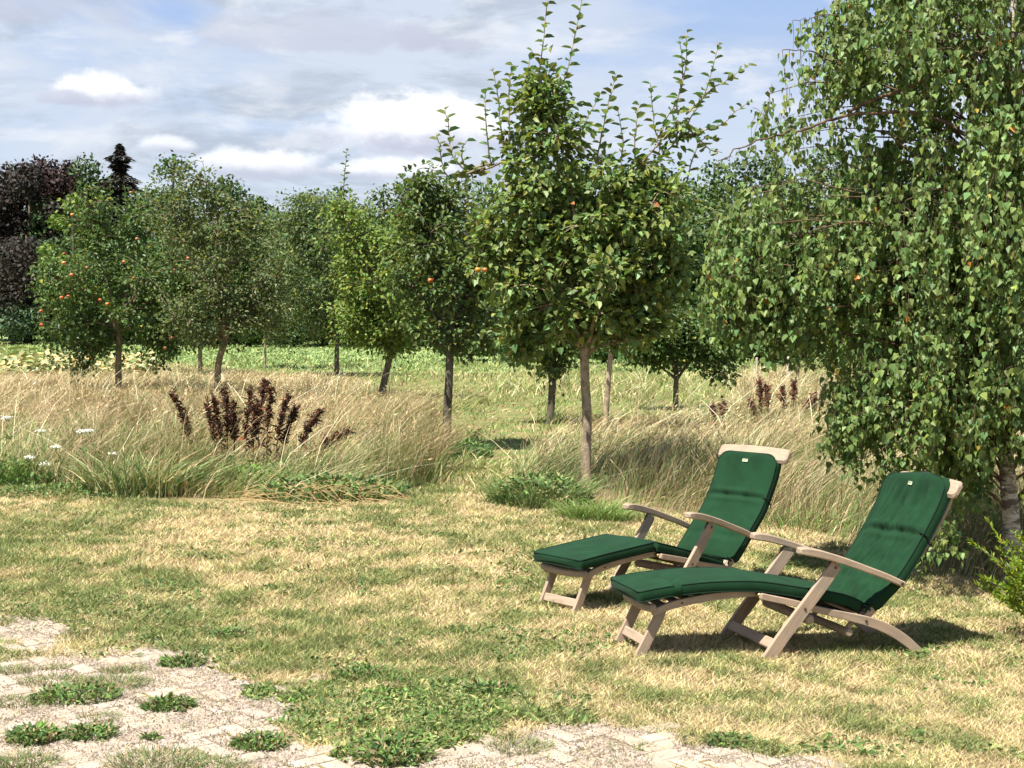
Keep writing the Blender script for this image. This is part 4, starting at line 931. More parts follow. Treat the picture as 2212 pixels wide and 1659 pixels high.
ARM = [(.158, .590), (.20, .588), (.28, .575), (.42, .540), (.565, .495), (.69, .455), (.812, .408)]
LEG = [(.392, .512), (.30, .385), (.20, .255), (.10, .125), (.006, -.012)]
ARC = [(-.035, .333), (.18, .292), (.32, .257), (.49, .222), (.635, .190), (.75, .150), (.87, .085), (.995, -.012)]
STILE = [(.612, .185), (.648, .232), (.748, .332), (.886, .490), (1.012, .668), (1.104, .835), (1.130, .900)]
FRAIL = [(-.640, .236), (-.517, .280), (-.29, .322), (-.065, .340), (-.03, .338)]
FLEG = [(-.580, .262), (-.600, .200), (-.640, .110), (-.700, -.012)]
def deck_chair(loc, yaw, tilt, label, near):
    root = thing('deck_chair', label, 'deck chair', loc, 'wooden deck chairs with green cushions'); root.rotation_euler = (0, tilt, yaw)
    for sg in (1, -1):
        def arm(mb, sg=sg):
            beam(mb, ARM, .288 * sg, [.017, .022, .022, .020, .019, .018, .017], [.030, .034, .033, .029, .026, .024, .022], n=5, ch=.006)
        part('arm', arm, M_teak, root)
        lg = part('leg', lambda mb: beam(mb, LEG, .279 * sg, .036, .0125, n=5), M_teak, root)
        ar = part('rear_leg', lambda mb: beam(mb, ARC, .248 * sg, [.017, .018, .018, .022, .027, .029, .028, .026], .0125, n=6), M_teak, root)
        part('back_post', lambda mb: beam(mb, STILE, .222 * sg, [.018, .021, .021, .020, .020, .020, .015], .0125, n=6), M_teak, root)
        part('footrest_rail', lambda mb: beam(mb, FRAIL, .185 * sg, [.019, .021, .020, .018, .016], .0125, n=6), M_teak, root)
        part('leg', lambda mb: beam(mb, FLEG, .160 * sg, [.030, .029, .028, .027], .0115, n=6), M_teak, root)
        def strut(mb, sg=sg): beam(mb, [(.525, .135), (.56, .175), (.618, .222)], .195 * sg, .014, .009, n=5)
        part('back_strut', strut, M_teak, root)
        def bolts(s, z, w, r=.0085):
            mb = MB(); y = -w * sg; d = -sg
            mb.tube(np.array([(s, y, z), (s, y + d * .003, z), (s, y + d * .005, z)]), [r, r, r * .6], 10); link('bolt', mb.build('bolt', M_bolt, False), root)
        bolts(.384, .500, .2915); bolts(.212, .270, .2915); bolts(.612, .196, .2610); bolts(.795, .415, .312, .009); bolts(-.48, .288, .1975, .006)
        def brk(mb, sg=sg):
            P = catmull([(.335, -.279 * sg, .492), (.345, -.279 * sg, .520), (.375, -.279 * sg, .536), (.405, -.279 * sg, .535)], 4); mb.tube(P, .006, 6)
        part('bracket', brk, M_bolt, root, True)
        part('hinge', lambda mb: mb.tube(np.array([(-.036, -.203 * sg, .336), (-.036, -.232 * sg, .336)]), .012, 12), M_brass, root, True)
    def head(mb):
        n = 13; y = np.linspace(-.30, .30, n); tt = np.linspace(-1, 1, n); ax = np.array([math.sin(R(30)), 0, math.cos(R(30))])       # leaning with the back
        P = np.stack([1.108 + .010 * tt ** 2, y, .948 - .006 * tt ** 2], 1)
        A = .058 - .004 * tt ** 2; P = np.vstack([P[0] + [0, -.016, 0], P[0] + [0, -.010, 0], P, P[-1] + [0, .010, 0], P[-1] + [0, .016, 0]])
        A = np.concatenate([[.028, .045], A, [.045, .028]]); B = np.concatenate([[.010, .017], np.full(n, .022), [.017, .010]])
        mb.add(*sweep(P, ax, A, B, .016, 3.3))
    part('headrest', head, M_teak, root)
    def slats(mb):
        for k in range(8): s = -.575 + k * .07; cross(mb, s, float(np.interp(s, [q[0] for q in FRAIL], [q[1] for q in FRAIL])) + .010, .172, -.172, .007, .024, ang=-.3 * (1 - k / 5), ends=False)
    part('footrest_slats', slats, M_teak, root)
    part('footrest_end_bar', lambda mb: cross(mb, -.648, .248, .197, -.197, .022, .020, bow=-.012, ch=.010), M_teak, root)
    def seat(mb):
        for k in range(9): s = 0.0 + k * .07; cross(mb, s, float(np.interp(s, [q[0] for q in ARC], [q[1] for q in ARC])) + .010, .235, -.235, .007, .024, ang=.22, ends=False)
    part('seat_slats', seat, M_teak, root)
    def backs(mb):
        for k in range(5):
            w = -.14 + .07 * k; beam(mb, STILE[1:], w, .007, .018, n=4)
    part('back_slats', backs, M_teak, root)
    part('back_rail', lambda mb: cross(mb, .640, .232, .205, -.205, .022, .012, ang=.7, ends=False), M_teak, root)
    part('crossbar', lambda mb: cross(mb, .040, .072, .266, -.266, .030, .011, ang=.6, ends=False), M_teak, root)
    part('crossbar', lambda mb: cross(mb, -.665, .070, .148, -.148, .027, .010, ang=.35, ends=False), M_teak, root)
    part('stretcher', lambda mb: rod(mb, .258, .205, .262, -.262, .028), M_teak, root)
    part('stretcher', lambda mb: rod(mb, .525, .126, .232, -.232, .024), M_teak, root)
    # cushion
    mb, pp = MB(), MB(); hw = .226; hwb = .255
    if near:
        base_ = [(-.745, .352), (-.64, .372), (-.53, .388), (-.32, .408), (-.08, .412), (.06, .400), (.21, .379), (.41, .350), (.52, .328), (.622, .286)]
        back_ = [(.640, .288), (.700, .352), (.803, .458), (.890, .590), (.980, .752), (1.040, .880), (1.078, 1.018)]
        cushion_seg(mb, base_, hw, .055, .018, .05, .012, [(.24, .016, .018), (.70, .016, .018), (1.02, .008, .016)], .004, 3, pp)
        P, T, Nn, ls = cushion_seg(mb, back_, .258, .056, .04, .085, .018, [(.50, .026, .016), (.16, .008, .02)], .030, 5, pp, (-.085, -.03))
    else:
        cushion_seg(mb, [(-.715, .350), (-.50, .378), (-.30, .400), (-.078, .424)], hw, .055, .018, .014, .014, [(.30, .017, .018)], .002, 7, pp)
        cushion_seg(mb, [(-.048, .420), (.10, .385), (.25, .347), (.435, .300), (.605, .255)], hw, .053, .014, .04, .012, [(.30, .008, .012)], .003, 8, pp)
        P, T, Nn, ls = cushion_seg(mb, [(.648, .268), (.715, .345), (.813, .458), (.922, .588), (1.014, .757), (1.056, .870), (1.080, .955)], .250, .054, .04, .085, .016, [(.50, .024, .015), (.17, .010, .02)], .002, 9, pp, (-.035, 0))
    cu = link('cushion', mb.build('cushion', M_green, True), root)
    link('piping', pp.build('piping', M_pipe, True), cu)
    i = int(np.searchsorted(ls, ls[-1] - .066)); c0 = P[i] + Nn[i] * (.0215 if near else .0195) + (np.array([-.0425, 0, -.015]) if near else np.array([-.0175, 0, 0])); t_, n_ = T[i], Nn[i]
    def plate(mb, x0, x1, y0, y1, h):
        V = []
        for hh in (0, h):
            for (x_, y_) in ((x0, y0), (x1, y0), (x1, y1), (x0, y1)): V.append(c0 + np.array([0, -x_, 0]) + t_ * y_ + n_ * hh)
        mb.add(np.array(V), [(3, 2, 1, 0), (4, 5, 6, 7), (0, 1, 5, 4), (1, 2, 6, 5), (2, 3, 7, 6), (3, 0, 4, 7)])
    tg = MB(); plate(tg, -.024, .024, -.010, .010, .002); lt = link('label_tag', tg.build('label_tag', M_tag, False), cu)
    tm = MB(); plate(tm, -.023, .023, .0045, .0075, .0026)
    for k in range(6): plate(tm, -.016 + k * .0058, -.0125 + k * .0058, -.004, .002, .0026)
    link('tag_print', tm.build('tag_print', M_tagm, False), cu)
    i = int(np.searchsorted(ls, .50)); mb = MB()
    for sg in (1, -1):
        q = P[i]; lp = [q + np.array([0, -sg * (hwb - .022), 0]) + Nn[i] * .010, q + np.array([0, -sg * (hwb + .006), 0]) + Nn[i] * .004, q + np.array([0, -sg * (hwb + .012), 0]) - Nn[i] * .03 - T[i] * .006,
                        q + np.array([0, -sg * (hwb + .012), 0]) - Nn[i] * .060 - T[i] * .03, q + np.array([0, -sg * (hwb - .010), 0]) - Nn[i] * .085 - T[i] * .02]
        mb.tube(catmull(lp, 5), .0042, 6)
        link('tie', mb.build('tie', M_tie, True), cu)
    for sg in (1, -1):
        mb = MB(); q = np.array([.628, -sg * (hw - .004), .268])
        for k, d in enumerate(((.03, .012, .012), (-.028, .010, .010), (.024, -.006, -.030), (-.012, .012, -.032))):
            mb.tube(catmull([q, q + np.array([d[0] * .6, -sg * (.018), d[2] * .6 + .006]), q + np.array([d[0], -sg * d[1], d[2]])], 4), [.005] * 9, 6)
        mb.tube(np.array([q + [0, -sg * .004, -.006], q + [0, -sg * .012, 0], q + [0, -sg * .004, .006]]), [.006, .009, .006], 8)
        link('bow', mb.build('bow', M_green, True), cu)
    if near:
        mb = MB(); V = []; F = []
        for k, (s, z) in enumerate(((-.545, .386), (-.505, .391))):
            for (dw, dz) in ((hw - .03, .0125), (hw + .002, .0045), (hw + .011, -.012), (hw + .012, -.034), (hw + .003, -.052), (hw - .03, -.054)): V.append((s, -dw, z + dz))
        F = [(j, j + 1, j + 7, j + 6) for j in range(5)]; mb.add(np.array(V), F); link('holding_strap', mb.build('holding_strap', M_green, True), cu)
    return root
deck_chair((1.308, 8.259, .005), .291, .053, 'wooden deck chair nearest the camera, its green cushion hiding most of the headrest', True)
deck_chair((.817, 9.637, -.005), .691, .033, 'wooden deck chair farther back, green cushion folded at the knee, whole headrest board showing', False)
#==PART4==
# ================================================================== ORCHARD
LG, MG, OLG, YG = (.115, .160, .058), (.090, .130, .045), (.095, .125, .045), (.135, .190, .048)
RED, ORG, PCH = (.45, .045, .025), (.62, .15, .04), (.65, .34, .12)
apple_tree('apple_tree', 'tallest apple tree with pale trunk in the middle, long shoots rising out of the picture', (1270, 1058), fork=(1262, 745), path=[(1266, 1000), (1268, 900), (1264, 830)], r0=.058,
    ells=[(1255, 600, 205, 150), (1165, 440, 120, 120), (1165, 285, 88, 145, .75), (1285, 420, 95, 110, .7), (1245, 260, 45, 80, .5), (1462, 310, 40, 75, .5), (1410, 520, 105, 130), (1390, 400, 65, 70, .5), (1330, 520, 120, 120), (1120, 700, 80, 80), (1340, 690, 140, 60), (1090, 560, 90, 130), (1450, 610, 60, 90, .8), (1120, 790, 40, 35, .5), (1190, 190, 45, 60, .5)],
    n_limb=14, n_br=560, lpb=26, L=.096, Wd=.062, col=(.142, .195, .068), bark=M_barkpale, seed=1, spread=.085,
    shoots=[[(1190, 330), (1170, 200), (1167, 146), (1174, 91), (1183, -10), (1190, -60)], [(1196, 300), (1197, 262), (1215, 190), (1240, 90), (1258, -10), (1265, -50)],
            [(1290, 345), (1309, 248), (1320, 204), (1331, 155)], [(1371, 350), (1375, 262), (1382, 222)], [(1060, 350), (1048, 240), (1050, 190)], [(1085, 300), (1075, 200), (1062, 145)],
            [(1100, 280), (1100, 190), (1108, 140)], [(1415, 400), (1433, 270), (1462, 219), (1480, 146), (1484, 70)], [(1462, 225), (1475, 160), (1468, 80)], [(1433, 335), (1466, 295), (1513, 219), (1542, 138), (1553, 92)],
            [(1420, 310), (1411, 252), (1405, 180)], [(1462, 303), (1500, 288), (1557, 270), (1590, 240), (1620, 220)], [(1505, 225), (1535, 195), (1568, 175), (1618, 140)], [(1480, 400), (1500, 330), (1520, 300), (1560, 300)],
            [(1340, 380), (1345, 300), (1335, 240)], [(1250, 330), (1262, 270), (1290, 215), (1298, 200)], [(1130, 220), (1140, 150), (1150, 110)], [(1500, 290), (1530, 320), (1560, 330)],
            [(1017, 372), (977, 335), (970, 277), (962, 237)], [(968, 380), (950, 321), (943, 288)], [(1005, 360), (1000, 320), (1012, 300)]],
    apples=[(1032, 583, -.9, (.55, .36, .03), .040), (1047, 583, -.95, (.50, .09, .05), .038)], extra=[(.012, (.38, .36, .07)), (.003, (.45, .18, .08))])
apple_tree('apple_tree', 'apple tree with straight dark trunk left of the tallest apple tree', (965, 972), fork=(972, 745), path=[(966, 900), (970, 820)], r0=.066,
    grow=1.08, ells=[(955, 570, 120, 170), (920, 440, 80, 70), (990, 700, 85, 60), (1040, 640, 60, 120, .8), (960, 420, 70, 60, .7)], n_limb=10, n_br=240, lpb=26, L=.085, Wd=.055, col=MG, bark=M_barkdark, seed=2,
    apples=[(930, 606, -1.0, RED, .045)], extra=[(.01, (.38, .36, .06)), (.006, (.35, .12, .06))])
apple_tree('apple_tree', 'broad apple tree hung with many red apples at the left', (256, 850), fork=(258, 700), path=[(256, 780)], r0=.085,
    grow=1.08, ells=[(265, 610, 175, 130), (235, 480, 95, 80), (140, 660, 75, 110), (390, 640, 80, 130), (330, 735, 75, 65, .9), (165, 740, 75, 60, .9), (140, 800, 45, 34, .6), (340, 790, 35, 30, .5)],
    n_limb=13, n_br=460, lpb=30, L=.105, Wd=.068, col=(.078, .125, .042), bark=M_bark, seed=3, spread=.14,
    shoots=[[(240, 470), (238, 420), (240, 372)], [(275, 470), (272, 420), (268, 400)], [(110, 640), (85, 600), (60, 590)]],
    apples=[(283, 416, -.5, ORG, .062), (156, 464, -.9, PCH, .055), (296, 516, -1.6, PCH, .062), (139, 548, -1.7, RED, .055), (138, 568, -1.7, PCH, .062), (154, 594, -1.7, ORG, .062), (378, 583, -1.6, RED, .055),
            (406, 558, -1.3, RED, .055), (267, 566, -1.9, ORG, .055), (133, 643, -1.5, ORG, .075), (147, 640, -1.6, RED, .05), (216, 648, -1.9, ORG, .062), (232, 657, -1.9, ORG, .06), (89, 672, -.6, ORG, .06), (90, 702, -.6, RED, .06),
            (414, 713, -.9, PCH, .062), (371, 730, -1.2, (.35, .08, .05), .06), (356, 752, -1.2, (.40, .10, .05), .07), (159, 779, -1.0, (.65, .42, .10), .055), (188, 578, -1.8, (.3, .06, .03), .05), (289, 600, -1.9, ORG, .045)])
apple_tree('apple_tree', 'apple tree with curved bare lower trunk behind the dried dock plant', (473, 862), fork=(488, 735), path=[(470, 820), (474, 775)], r0=.082,
    grow=1.15, ells=[(480, 600, 140, 140), (395, 440, 90, 90), (480, 480, 110, 70), (560, 640, 80, 90), (430, 690, 80, 60)], n_limb=11, n_br=360, lpb=30, L=.095, Wd=.058, col=(.100, .130, .055), bark=M_bark, seed=4, spread=.14,
    shoots=[[(400, 400), (385, 360), (380, 340)], [(520, 470), (530, 440), (538, 420)]])
apple_tree('apple_tree', 'small apple tree far back between the apple laden tree and the curved trunk', (433, 812), fork=(432, 745), r0=.075, ells=[(420, 690, 60, 60), (400, 590, 80, 90)], n_limb=7, n_br=150, lpb=26, L=.10, Wd=.066, col=MG, bark=M_bark, seed=5, spread=.18)
apple_tree('apple_tree', 'thin trunked young apple tree farthest back in the green field at left', (573, 797), fork=(572, 720), r0=.045, ells=[(580, 650, 75, 80), (610, 700, 50, 50, .7), (630, 560, 70, 90)], n_limb=8, n_br=210, lpb=28, L=.11, Wd=.066, col=(.10, .13, .055), bark=M_barkpale, seed=6, spread=.2)
apple_tree('apple_tree', 'apple tree with short straight dark trunk just left of the leaning apple tree', (727, 812), fork=(728, 735), r0=.085, grow=1.18, ells=[(690, 570, 110, 130), (700, 670, 90, 60), (650, 500, 70, 70)], n_limb=9, n_br=330, lpb=28, L=.115, Wd=.07, col=(.095, .135, .055), bark=M_barkdark, seed=7, spread=.2)
apple_tree('apple_tree', 'apple tree leaning right with a bright green crown and one tall shoot', (822, 862), fork=(845, 760), path=[(832, 815)], r0=.085,
    grow=1.15, ells=[(820, 620, 110, 130), (745, 520, 55, 90), (850, 720, 80, 55), (770, 690, 60, 60), (860, 520, 70, 70)], n_limb=11, n_br=380, lpb=28, L=.10, Wd=.065, col=YG, bark=M_barkdark, seed=8, spread=.14,
    shoots=[[(742, 460), (743, 390), (747, 350), (750, 322)]])
apple_tree('apple_tree', 'short dark trunked apple tree behind and left of the tallest apple tree', (1188, 916), fork=(1196, 790), r0=.075, ells=[(1180, 690, 100, 90), (1200, 770, 60, 45, .6), (1120, 740, 50, 50)], n_limb=9, n_br=240, lpb=26, L=.09, Wd=.058, col=MG, bark=M_barkdark, seed=9, spread=.12)
apple_tree('apple_tree', 'apple tree with a pale smooth trunk leaning right just behind the tallest apple tree', (1307, 925), fork=(1326, 725), path=[(1312, 850), (1318, 780)], r0=.052, ells=[(1350, 620, 110, 100), (1380, 690, 90, 60), (1300, 560, 70, 80)], n_limb=9, n_br=260, lpb=26, L=.085, Wd=.055, col=LG, bark=M_barkpale, seed=10, spread=.12)
apple_tree('apple_tree', 'low round apple tree casting its shadow on the mown strip behind the left chair', (1459, 886), fork=(1461, 800), r0=.062,
    ells=[(1450, 725, 110, 65), (1545, 750, 55, 60), (1565, 805, 28, 32, .6), (1380, 740, 50, 50)], n_limb=9, n_br=280, lpb=26, L=.095, Wd=.062, col=(.070, .115, .035), bark=M_barkdark, seed=11, spread=.13)
apple_tree('apple_tree', 'young apple tree with reddish trunk behind the reddish dock plants', (1722, 834), fork=(1724, 755), r0=.062, ells=[(1740, 680, 120, 70), (1800, 720, 70, 50), (1650, 690, 60, 50)], n_limb=8, n_br=240, lpb=26, L=.11, Wd=.07, col=MG, bark=M_bark, seed=12, spread=.2)
# stakes and tree guard
def stake(name, label, u, vb, vt, r, c, cat):
    b_ = gpoint(u, vb); t_ = pix(u, vt, b_[1]); g = np.random.default_rng(int(u)); mb = MB()
    P = np.array([b_ - [0, 0, .1], b_ + [.004, 0, .1], (b_ + t_) / 2 + g.normal(0, .008, 3), t_ - [0, 0, .02], t_]); mb.tube(P, [r * 1.1, r * 1.05, r, r * .95, r * .6], 7, c)
    tag(link(name, mb.build(name, M_post, False), None, b_, tuple(b_)), label, cat, None)
stake('wooden_stake', 'pale wooden stake standing behind the reddish dock plants, left of the reddish trunk', 1703, 842, 770, .050, (.50, .42, .32), 'stake')
stake('wooden_stake', 'thin pale stake standing left of the pale green tree guard', 1635, 838, 772, .032, (.50, .42, .32), 'stake')
stake('tree_guard', 'narrow pale green tree guard between the two pale stakes', 1652, 838, 792, .040, (.42, .52, .38), 'tree guard')

M_twig = barkmat('twig_bark', (.17, .11, .07), (.10, .06, .04), 20)
# ================================================================== BIRCH
def birch():
    g = np.random.default_rng(40); b_ = gpoint(2190, 1258); Y = b_[1]
    root = thing('birch_tree', 'large weeping birch filling the right side, its hanging leafy twigs above the chairs', 'birch tree', tuple(b_))
    tp = catmull([b_ - [0, 0, .1], b_, pix(2186, 1150, Y), pix(2176, 1020, Y), pix(2160, 820, Y), pix(2175, 600, Y), pix(2200, 300, Y), pix(2190, 0, Y), pix(2200, -300, Y)], 6)
    mb = MB(); mb.tube(tp, np.interp(np.linspace(0, 1, len(tp)), [0, .13, .3, .7, 1], [.085, .068, .060, .04, .008]), 14)
    LV, LF, LC = [], [], []; off = [0]
    def push(t_): LV.append(t_[0]); LF.append(t_[1] + off[0]); LC.append(t_[2]); off[0] += len(t_[0])
    BC = (.140, .205, .058); EX = [(.02, (.26, .33, .07)), (.004, (.48, .36, .06)), (.003, (.55, .22, .04))]
    TW = MB()
    def strand(p0, L_, sway, dens=30, lsz=1.0, dark=1.0):
        n = max(4, int(L_ / .08)); z = np.linspace(0, 1, n); P = np.stack([p0[0] + sway[0] * z ** 1.5, p0[1] + sway[1] * z ** 1.5, p0[2] - L_ * z + .05 * np.sin(z * 3)], 1); P[1:] += g.normal(0, .008, (n - 1, 3))
        TW.tube(P, np.linspace(.0024, .0010, n), 3, None, False)
        m_ = int(L_ * dens * g.uniform(.75, 1.2)) + 2; t_ = g.random(m_) * (n - 1); i = np.minimum(t_.astype(int), n - 2); f = (t_ - i)[:, None]; Q = P[i] * (1 - f) + P[i + 1] * f
        a_ = g.random(m_) * 6.283; out_ = np.stack([np.cos(a_), np.sin(a_), np.zeros(m_)], 1); Q = Q + out_ * g.uniform(.008, .030, (m_, 1)) - [0, 0, .012]
        A = unit(out_ * g.uniform(.1, .9, (m_, 1)) + np.array([0, 0, -1.]) + g.normal(0, .25, (m_, 3)))
        Nn = unit(out_ + np.array([-.25, -.5, .55]) + g.normal(0, .45, (m_, 3))); sc = g.uniform(.5, 1.2, m_) * lsz
        push(leaves(Q, A, Nn, .052 * sc, .044 * sc, jitcol(m_, BC, g, .08, .27, EX), TRI, .16, .15))
    def el(u, v, ru, rv, n, dy=0.0, ry=None, Lr=(.35, .9), dens=68, floor=None):
        Yc = Y + dy; c = pix(u, v, Yc); k = Yc / FP; rad = np.array([ru * k, ry or ru * k, rv * k])
        for q in range(n):
            d = unit(g.normal(0, 1, 3)); r = g.random() ** .42; p = c + d * r * rad; L_ = g.uniform(*Lr)
            zb = c[2] - rad[2] * math.sqrt(max(0, 1 - ((p[0] - c[0]) / rad[0]) ** 2 - ((p[1] - c[1]) / rad[1]) ** 2))
            L_ = min(L_, max(.12, p[2] - zb + g.normal(0, .10))); z0 = p[2]
            strand(p, L_, g.normal(0, .07, 2) + np.array([-.02, 0]), dens)
            if q % 7 == 0:                                           # the arching branch it hangs from
                j = int(np.argmin(np.linalg.norm(tp[8:] - (p + [0, 0, -.1]), axis=1))) + 8; j = max(8, j - 3); a = tp[j]; ln = np.linalg.norm(p - a)
                arches.append((a, p))
    arches = []
    el(2010, 60, 255, 210, 240, 0, 1.1); el(1850, 60, 95, 120, 50, -.2, .5)
    el(1690, 250, 70, 110, 26, -.1, .35, (.15, .4), 34); el(1760, 210, 60, 90, 14, 0, .3, (.2, .4), 30)
    el(1960, 330, 200, 130, 80, .2, .9, (.25, .6)); el(1740, 530, 225, 190, 330, .2, .95, (.4, .9)); el(1620, 560, 105, 150, 110, .2, .5, (.3, .8)); el(1580, 620, 80, 110, 45, 0, .35)
    el(2060, 480, 280, 260, 360, -.2, 1.2); el(2010, 800, 225, 240, 330, -.1, 1.1, (.3, .8)); el(2200, 760, 180, 250, 170, -.1, 1.0); el(2200, 250, 130, 200, 110, -.6, .4); el(1835, 880, 52, 130, 46, -.2, .35, (.3, .7))
    el(2085, 985, 75, 95, 45, -.1, .4); el(1700, 680, 110, 80, 60, 0, .5); el(2420, 500, 300, 560, 420, .3, 1.6, (.4, 1.0)); el(2180, -180, 420, 230, 330, .2, 1.5)
    el(2060, 1140, 60, 40, 6, -.6, .2, (.1, .2)); el(2030, 1185, 45, 26, 6, -.7, .15, (.08, .15))
    for a, p in arches:
        ln = np.linalg.norm(p - a); P = bez(a, a + (p - a) * .5 + np.array([0, 0, .30 * ln]), p, 8); P[1:-1] += g.normal(0, .012 * ln, (6, 3)); TW.tube(P, np.linspace(min(.013, .005 * ln + .003), .0025, 8), 4, None, False)
    for P_, r_ in (([(2150, 330), (1990, 245), (1830, 250), (1760, 272), (1700, 287), (1625, 310), (1550, 348)], (.016, .004)), ([(1830, 150), (1800, 132), (1745, 112), (1690, 108)], (.007, .003)), ([(1830, 240), (1900, 210), (2050, 150), (2190, 80)], (.012, .014)),
                   ([(1880, 60), (1800, 30), (1750, 42), (1712, 45)], (.005, .002)), ([(2212, 160), (2100, 165), (2000, 150)], (.014, .005)), ([(2180, 1330), (2130, 1232), (2050, 1228)], (.005, .002))):
        P = catmull([pix(u, v, Y - .35) for u, v in P_], 6); P[1:-1] += g.normal(0, .008, (len(P) - 2, 3)); TW.tube(P, np.linspace(r_[0], r_[1], len(P)), 6)
        for q in P[4::2]:
            if r_[0] < .02 and q[2] > 1.2: strand(q, g.uniform(.15, .5), g.normal(0, .05, 2), 26)
    link('trunk', mb.build('trunk', M_barkbirch), root, b_); link('twigs', TW.build('twigs', M_twig), root, b_); link('crown', mesh_np('crown', np.concatenate(LV), np.concatenate(LF), M_birch, np.concatenate(LC)), root, b_)
birch()
# golden green juniper-like shrub at the right edge
def golden():
    g = np.random.default_rng(41); b_ = gpoint(2325, 1392); Y = b_[1]; root = thing('golden_shrub', 'low golden green conifer shrub cut by the right picture edge below the birch', 'shrub', tuple(b_))
    mb = MB(); LVb = MB(); Vs, Fs, Cs, off = [], [], [], 0
    for k in range(460):
        d = unit(np.array([g.normal(0, 1), g.normal(0, 1), abs(g.normal(.35, .6))])); L_ = g.uniform(.16, .36) * (1 + .75 * d[2]); p0 = b_ + np.array([g.normal(0, .10), g.normal(0, .10), g.uniform(.08, .35)]); e_ = p0 + d * L_
        P = bez(p0, p0 + d * L_ * .6, e_ + [0, 0, .04], 6)
        if k % 3 == 0: mb.tube(P, np.linspace(.006, .0015, 6), 4, (.14, .09, .04), False)
        m_ = 60; t_ = g.random(m_) ** .6 * 5; i = np.minimum(t_.astype(int), 4); f = (t_ - i)[:, None]; Q = P[i] * (1 - f) + P[i + 1] * f; T = unit(P[i + 1] - P[i])
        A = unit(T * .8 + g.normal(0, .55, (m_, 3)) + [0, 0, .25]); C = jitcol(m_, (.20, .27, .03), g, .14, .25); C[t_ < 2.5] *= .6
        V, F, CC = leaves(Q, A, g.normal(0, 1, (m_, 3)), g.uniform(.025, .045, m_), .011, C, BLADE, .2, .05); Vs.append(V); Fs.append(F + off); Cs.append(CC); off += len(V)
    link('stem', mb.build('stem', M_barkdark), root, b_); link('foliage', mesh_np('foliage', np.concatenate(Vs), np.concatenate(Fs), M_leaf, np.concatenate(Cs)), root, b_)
golden()

# ================================================================== THE WOOD BEHIND
def far_tree(label, u, vtop, w, Y, col, seed, name='broadleaf_tree', n=6500, kind='round', vbot=None, size=.34, cat='tree', bare=0.0, group='trees of the wood beyond the field'):
    g = np.random.default_rng(seed); k = Y / FP; x0 = (u - CXP) * k; top = pix(u, vtop, Y)[2]; R_ = w * .5 * k; root = thing(name, label, cat, (x0, Y, 0.0), group); b_ = np.array([x0, Y, 0.])
    mb = MB(); mb.tube(np.array([[x0, Y, -.2], [x0 + .2, Y, top * .3], [x0, Y + .1, top * .6], [x0, Y, top * .97]]), [R_ * .09, R_ * .07, R_ * .045, .03], 7)
    Ps, Ns, ctr = [], [], np.array([x0, Y, top * .5])
    if kind == 'spruce':
        z = top * (.05 + .95 * g.random(n) ** .9); lay = .65 + .35 * np.sin(z * 4.0 + 2 * g.random()); r = R_ * (1 - z / top) ** .62 * lay * (1 + .35 * np.sin(9 * z + 3)) * (g.random(n) ** .5) + .05; a = g.random(n) * 6.283
        Pp = np.stack([x0 + r * np.cos(a), Y + r * np.sin(a), z - r * .25], 1); An = np.stack([np.cos(a), np.sin(a), -.35 * np.ones(n)], 1); Nn = unit(np.array([0, 0, 1.]) + g.normal(0, .4, (n, 3)))
        s_ = g.uniform(.6, 1.2, n) * size
        V, F, C = cards(Pp, An, Nn, s_ * 1.2, s_ * .5, jitcol(n, col, g, .1, .3))
    else:
        lobes = []; nl = 34
        for q in range(nl):
            d = unit(g.normal(0, 1, 3)); zc = top * .54; rz = top * .46; d[2] = d[2] if q % 3 else -abs(d[2]); rr = .62 + .22 * g.random(); c = np.array([x0 + d[0] * R_ * rr, Y + d[1] * R_ * rr, zc + d[2] * rz * rr]); lr = R_ * g.uniform(.22, .42)
            lr = min(lr, top - c[2] + .02 * top) if c[2] < top else lr * .4; lobes.append((c, max(lr, .35)))
        lobes.append((np.array([x0, Y, top - R_ * .3]), R_ * .3)); wt = np.array([l[1] ** 2 for l in lobes]); wt /= wt.sum(); kk = g.choice(len(lobes), n, p=wt)
        d = unit(g.normal(0, 1, (n, 3)) + [0, -.15, .15]); r = g.random(n) ** .3 * (1 + .18 * g.normal(0, 1, n).clip(-1, 1.6)); c = np.array([l[0] for l in lobes])[kk]; lr = np.array([l[1] for l in lobes])[kk][:, None]
        Pp = c + d * r[:, None] * lr * np.array([1, 1, .85]); ok = Pp[:, 2] > .2; Pp, d = Pp[ok], d[ok]; n = len(Pp)
        s_ = g.uniform(.55, 1.25, n) * size; V, F, C = cards(Pp, g.normal(0, 1, (n, 3)), unit(d + [0, -.1, .4] + g.normal(0, .55, (n, 3))), s_, s_ * .8, jitcol(n, col, g, .1, .26))
        for q in range(7):
            c, lr = lobes[g.integers(0, nl)]; mb.tube(bez(np.array([x0, Y, top * .35]), np.array([x0, Y, top * .5]), c, 5), np.linspace(.16, .05, 5), 4, None, False)
    if bare:
        for q in range(int(bare)):
            s0 = np.array([x0 + g.normal(0, R_ * .35), Y, top * g.uniform(.75, .97)]); mb.tube(catmull([s0, s0 + [g.normal(0, .3), 0, .6], s0 + [g.normal(0, .7), 0, g.uniform(.9, 1.5)]], 3), .035, 3, None, False)
    link('trunk', mb.build('trunk', M_barkdark), root, b_); link('crown', mesh_np('crown', V, F, M_far, C), root, b_)
DKG, FG, FG2, PUR, BLG, YLG = (.050, .085, .025), (.068, .110, .028), (.088, .128, .034), (.030, .023, .018), (.075, .115, .060), (.14, .19, .035)
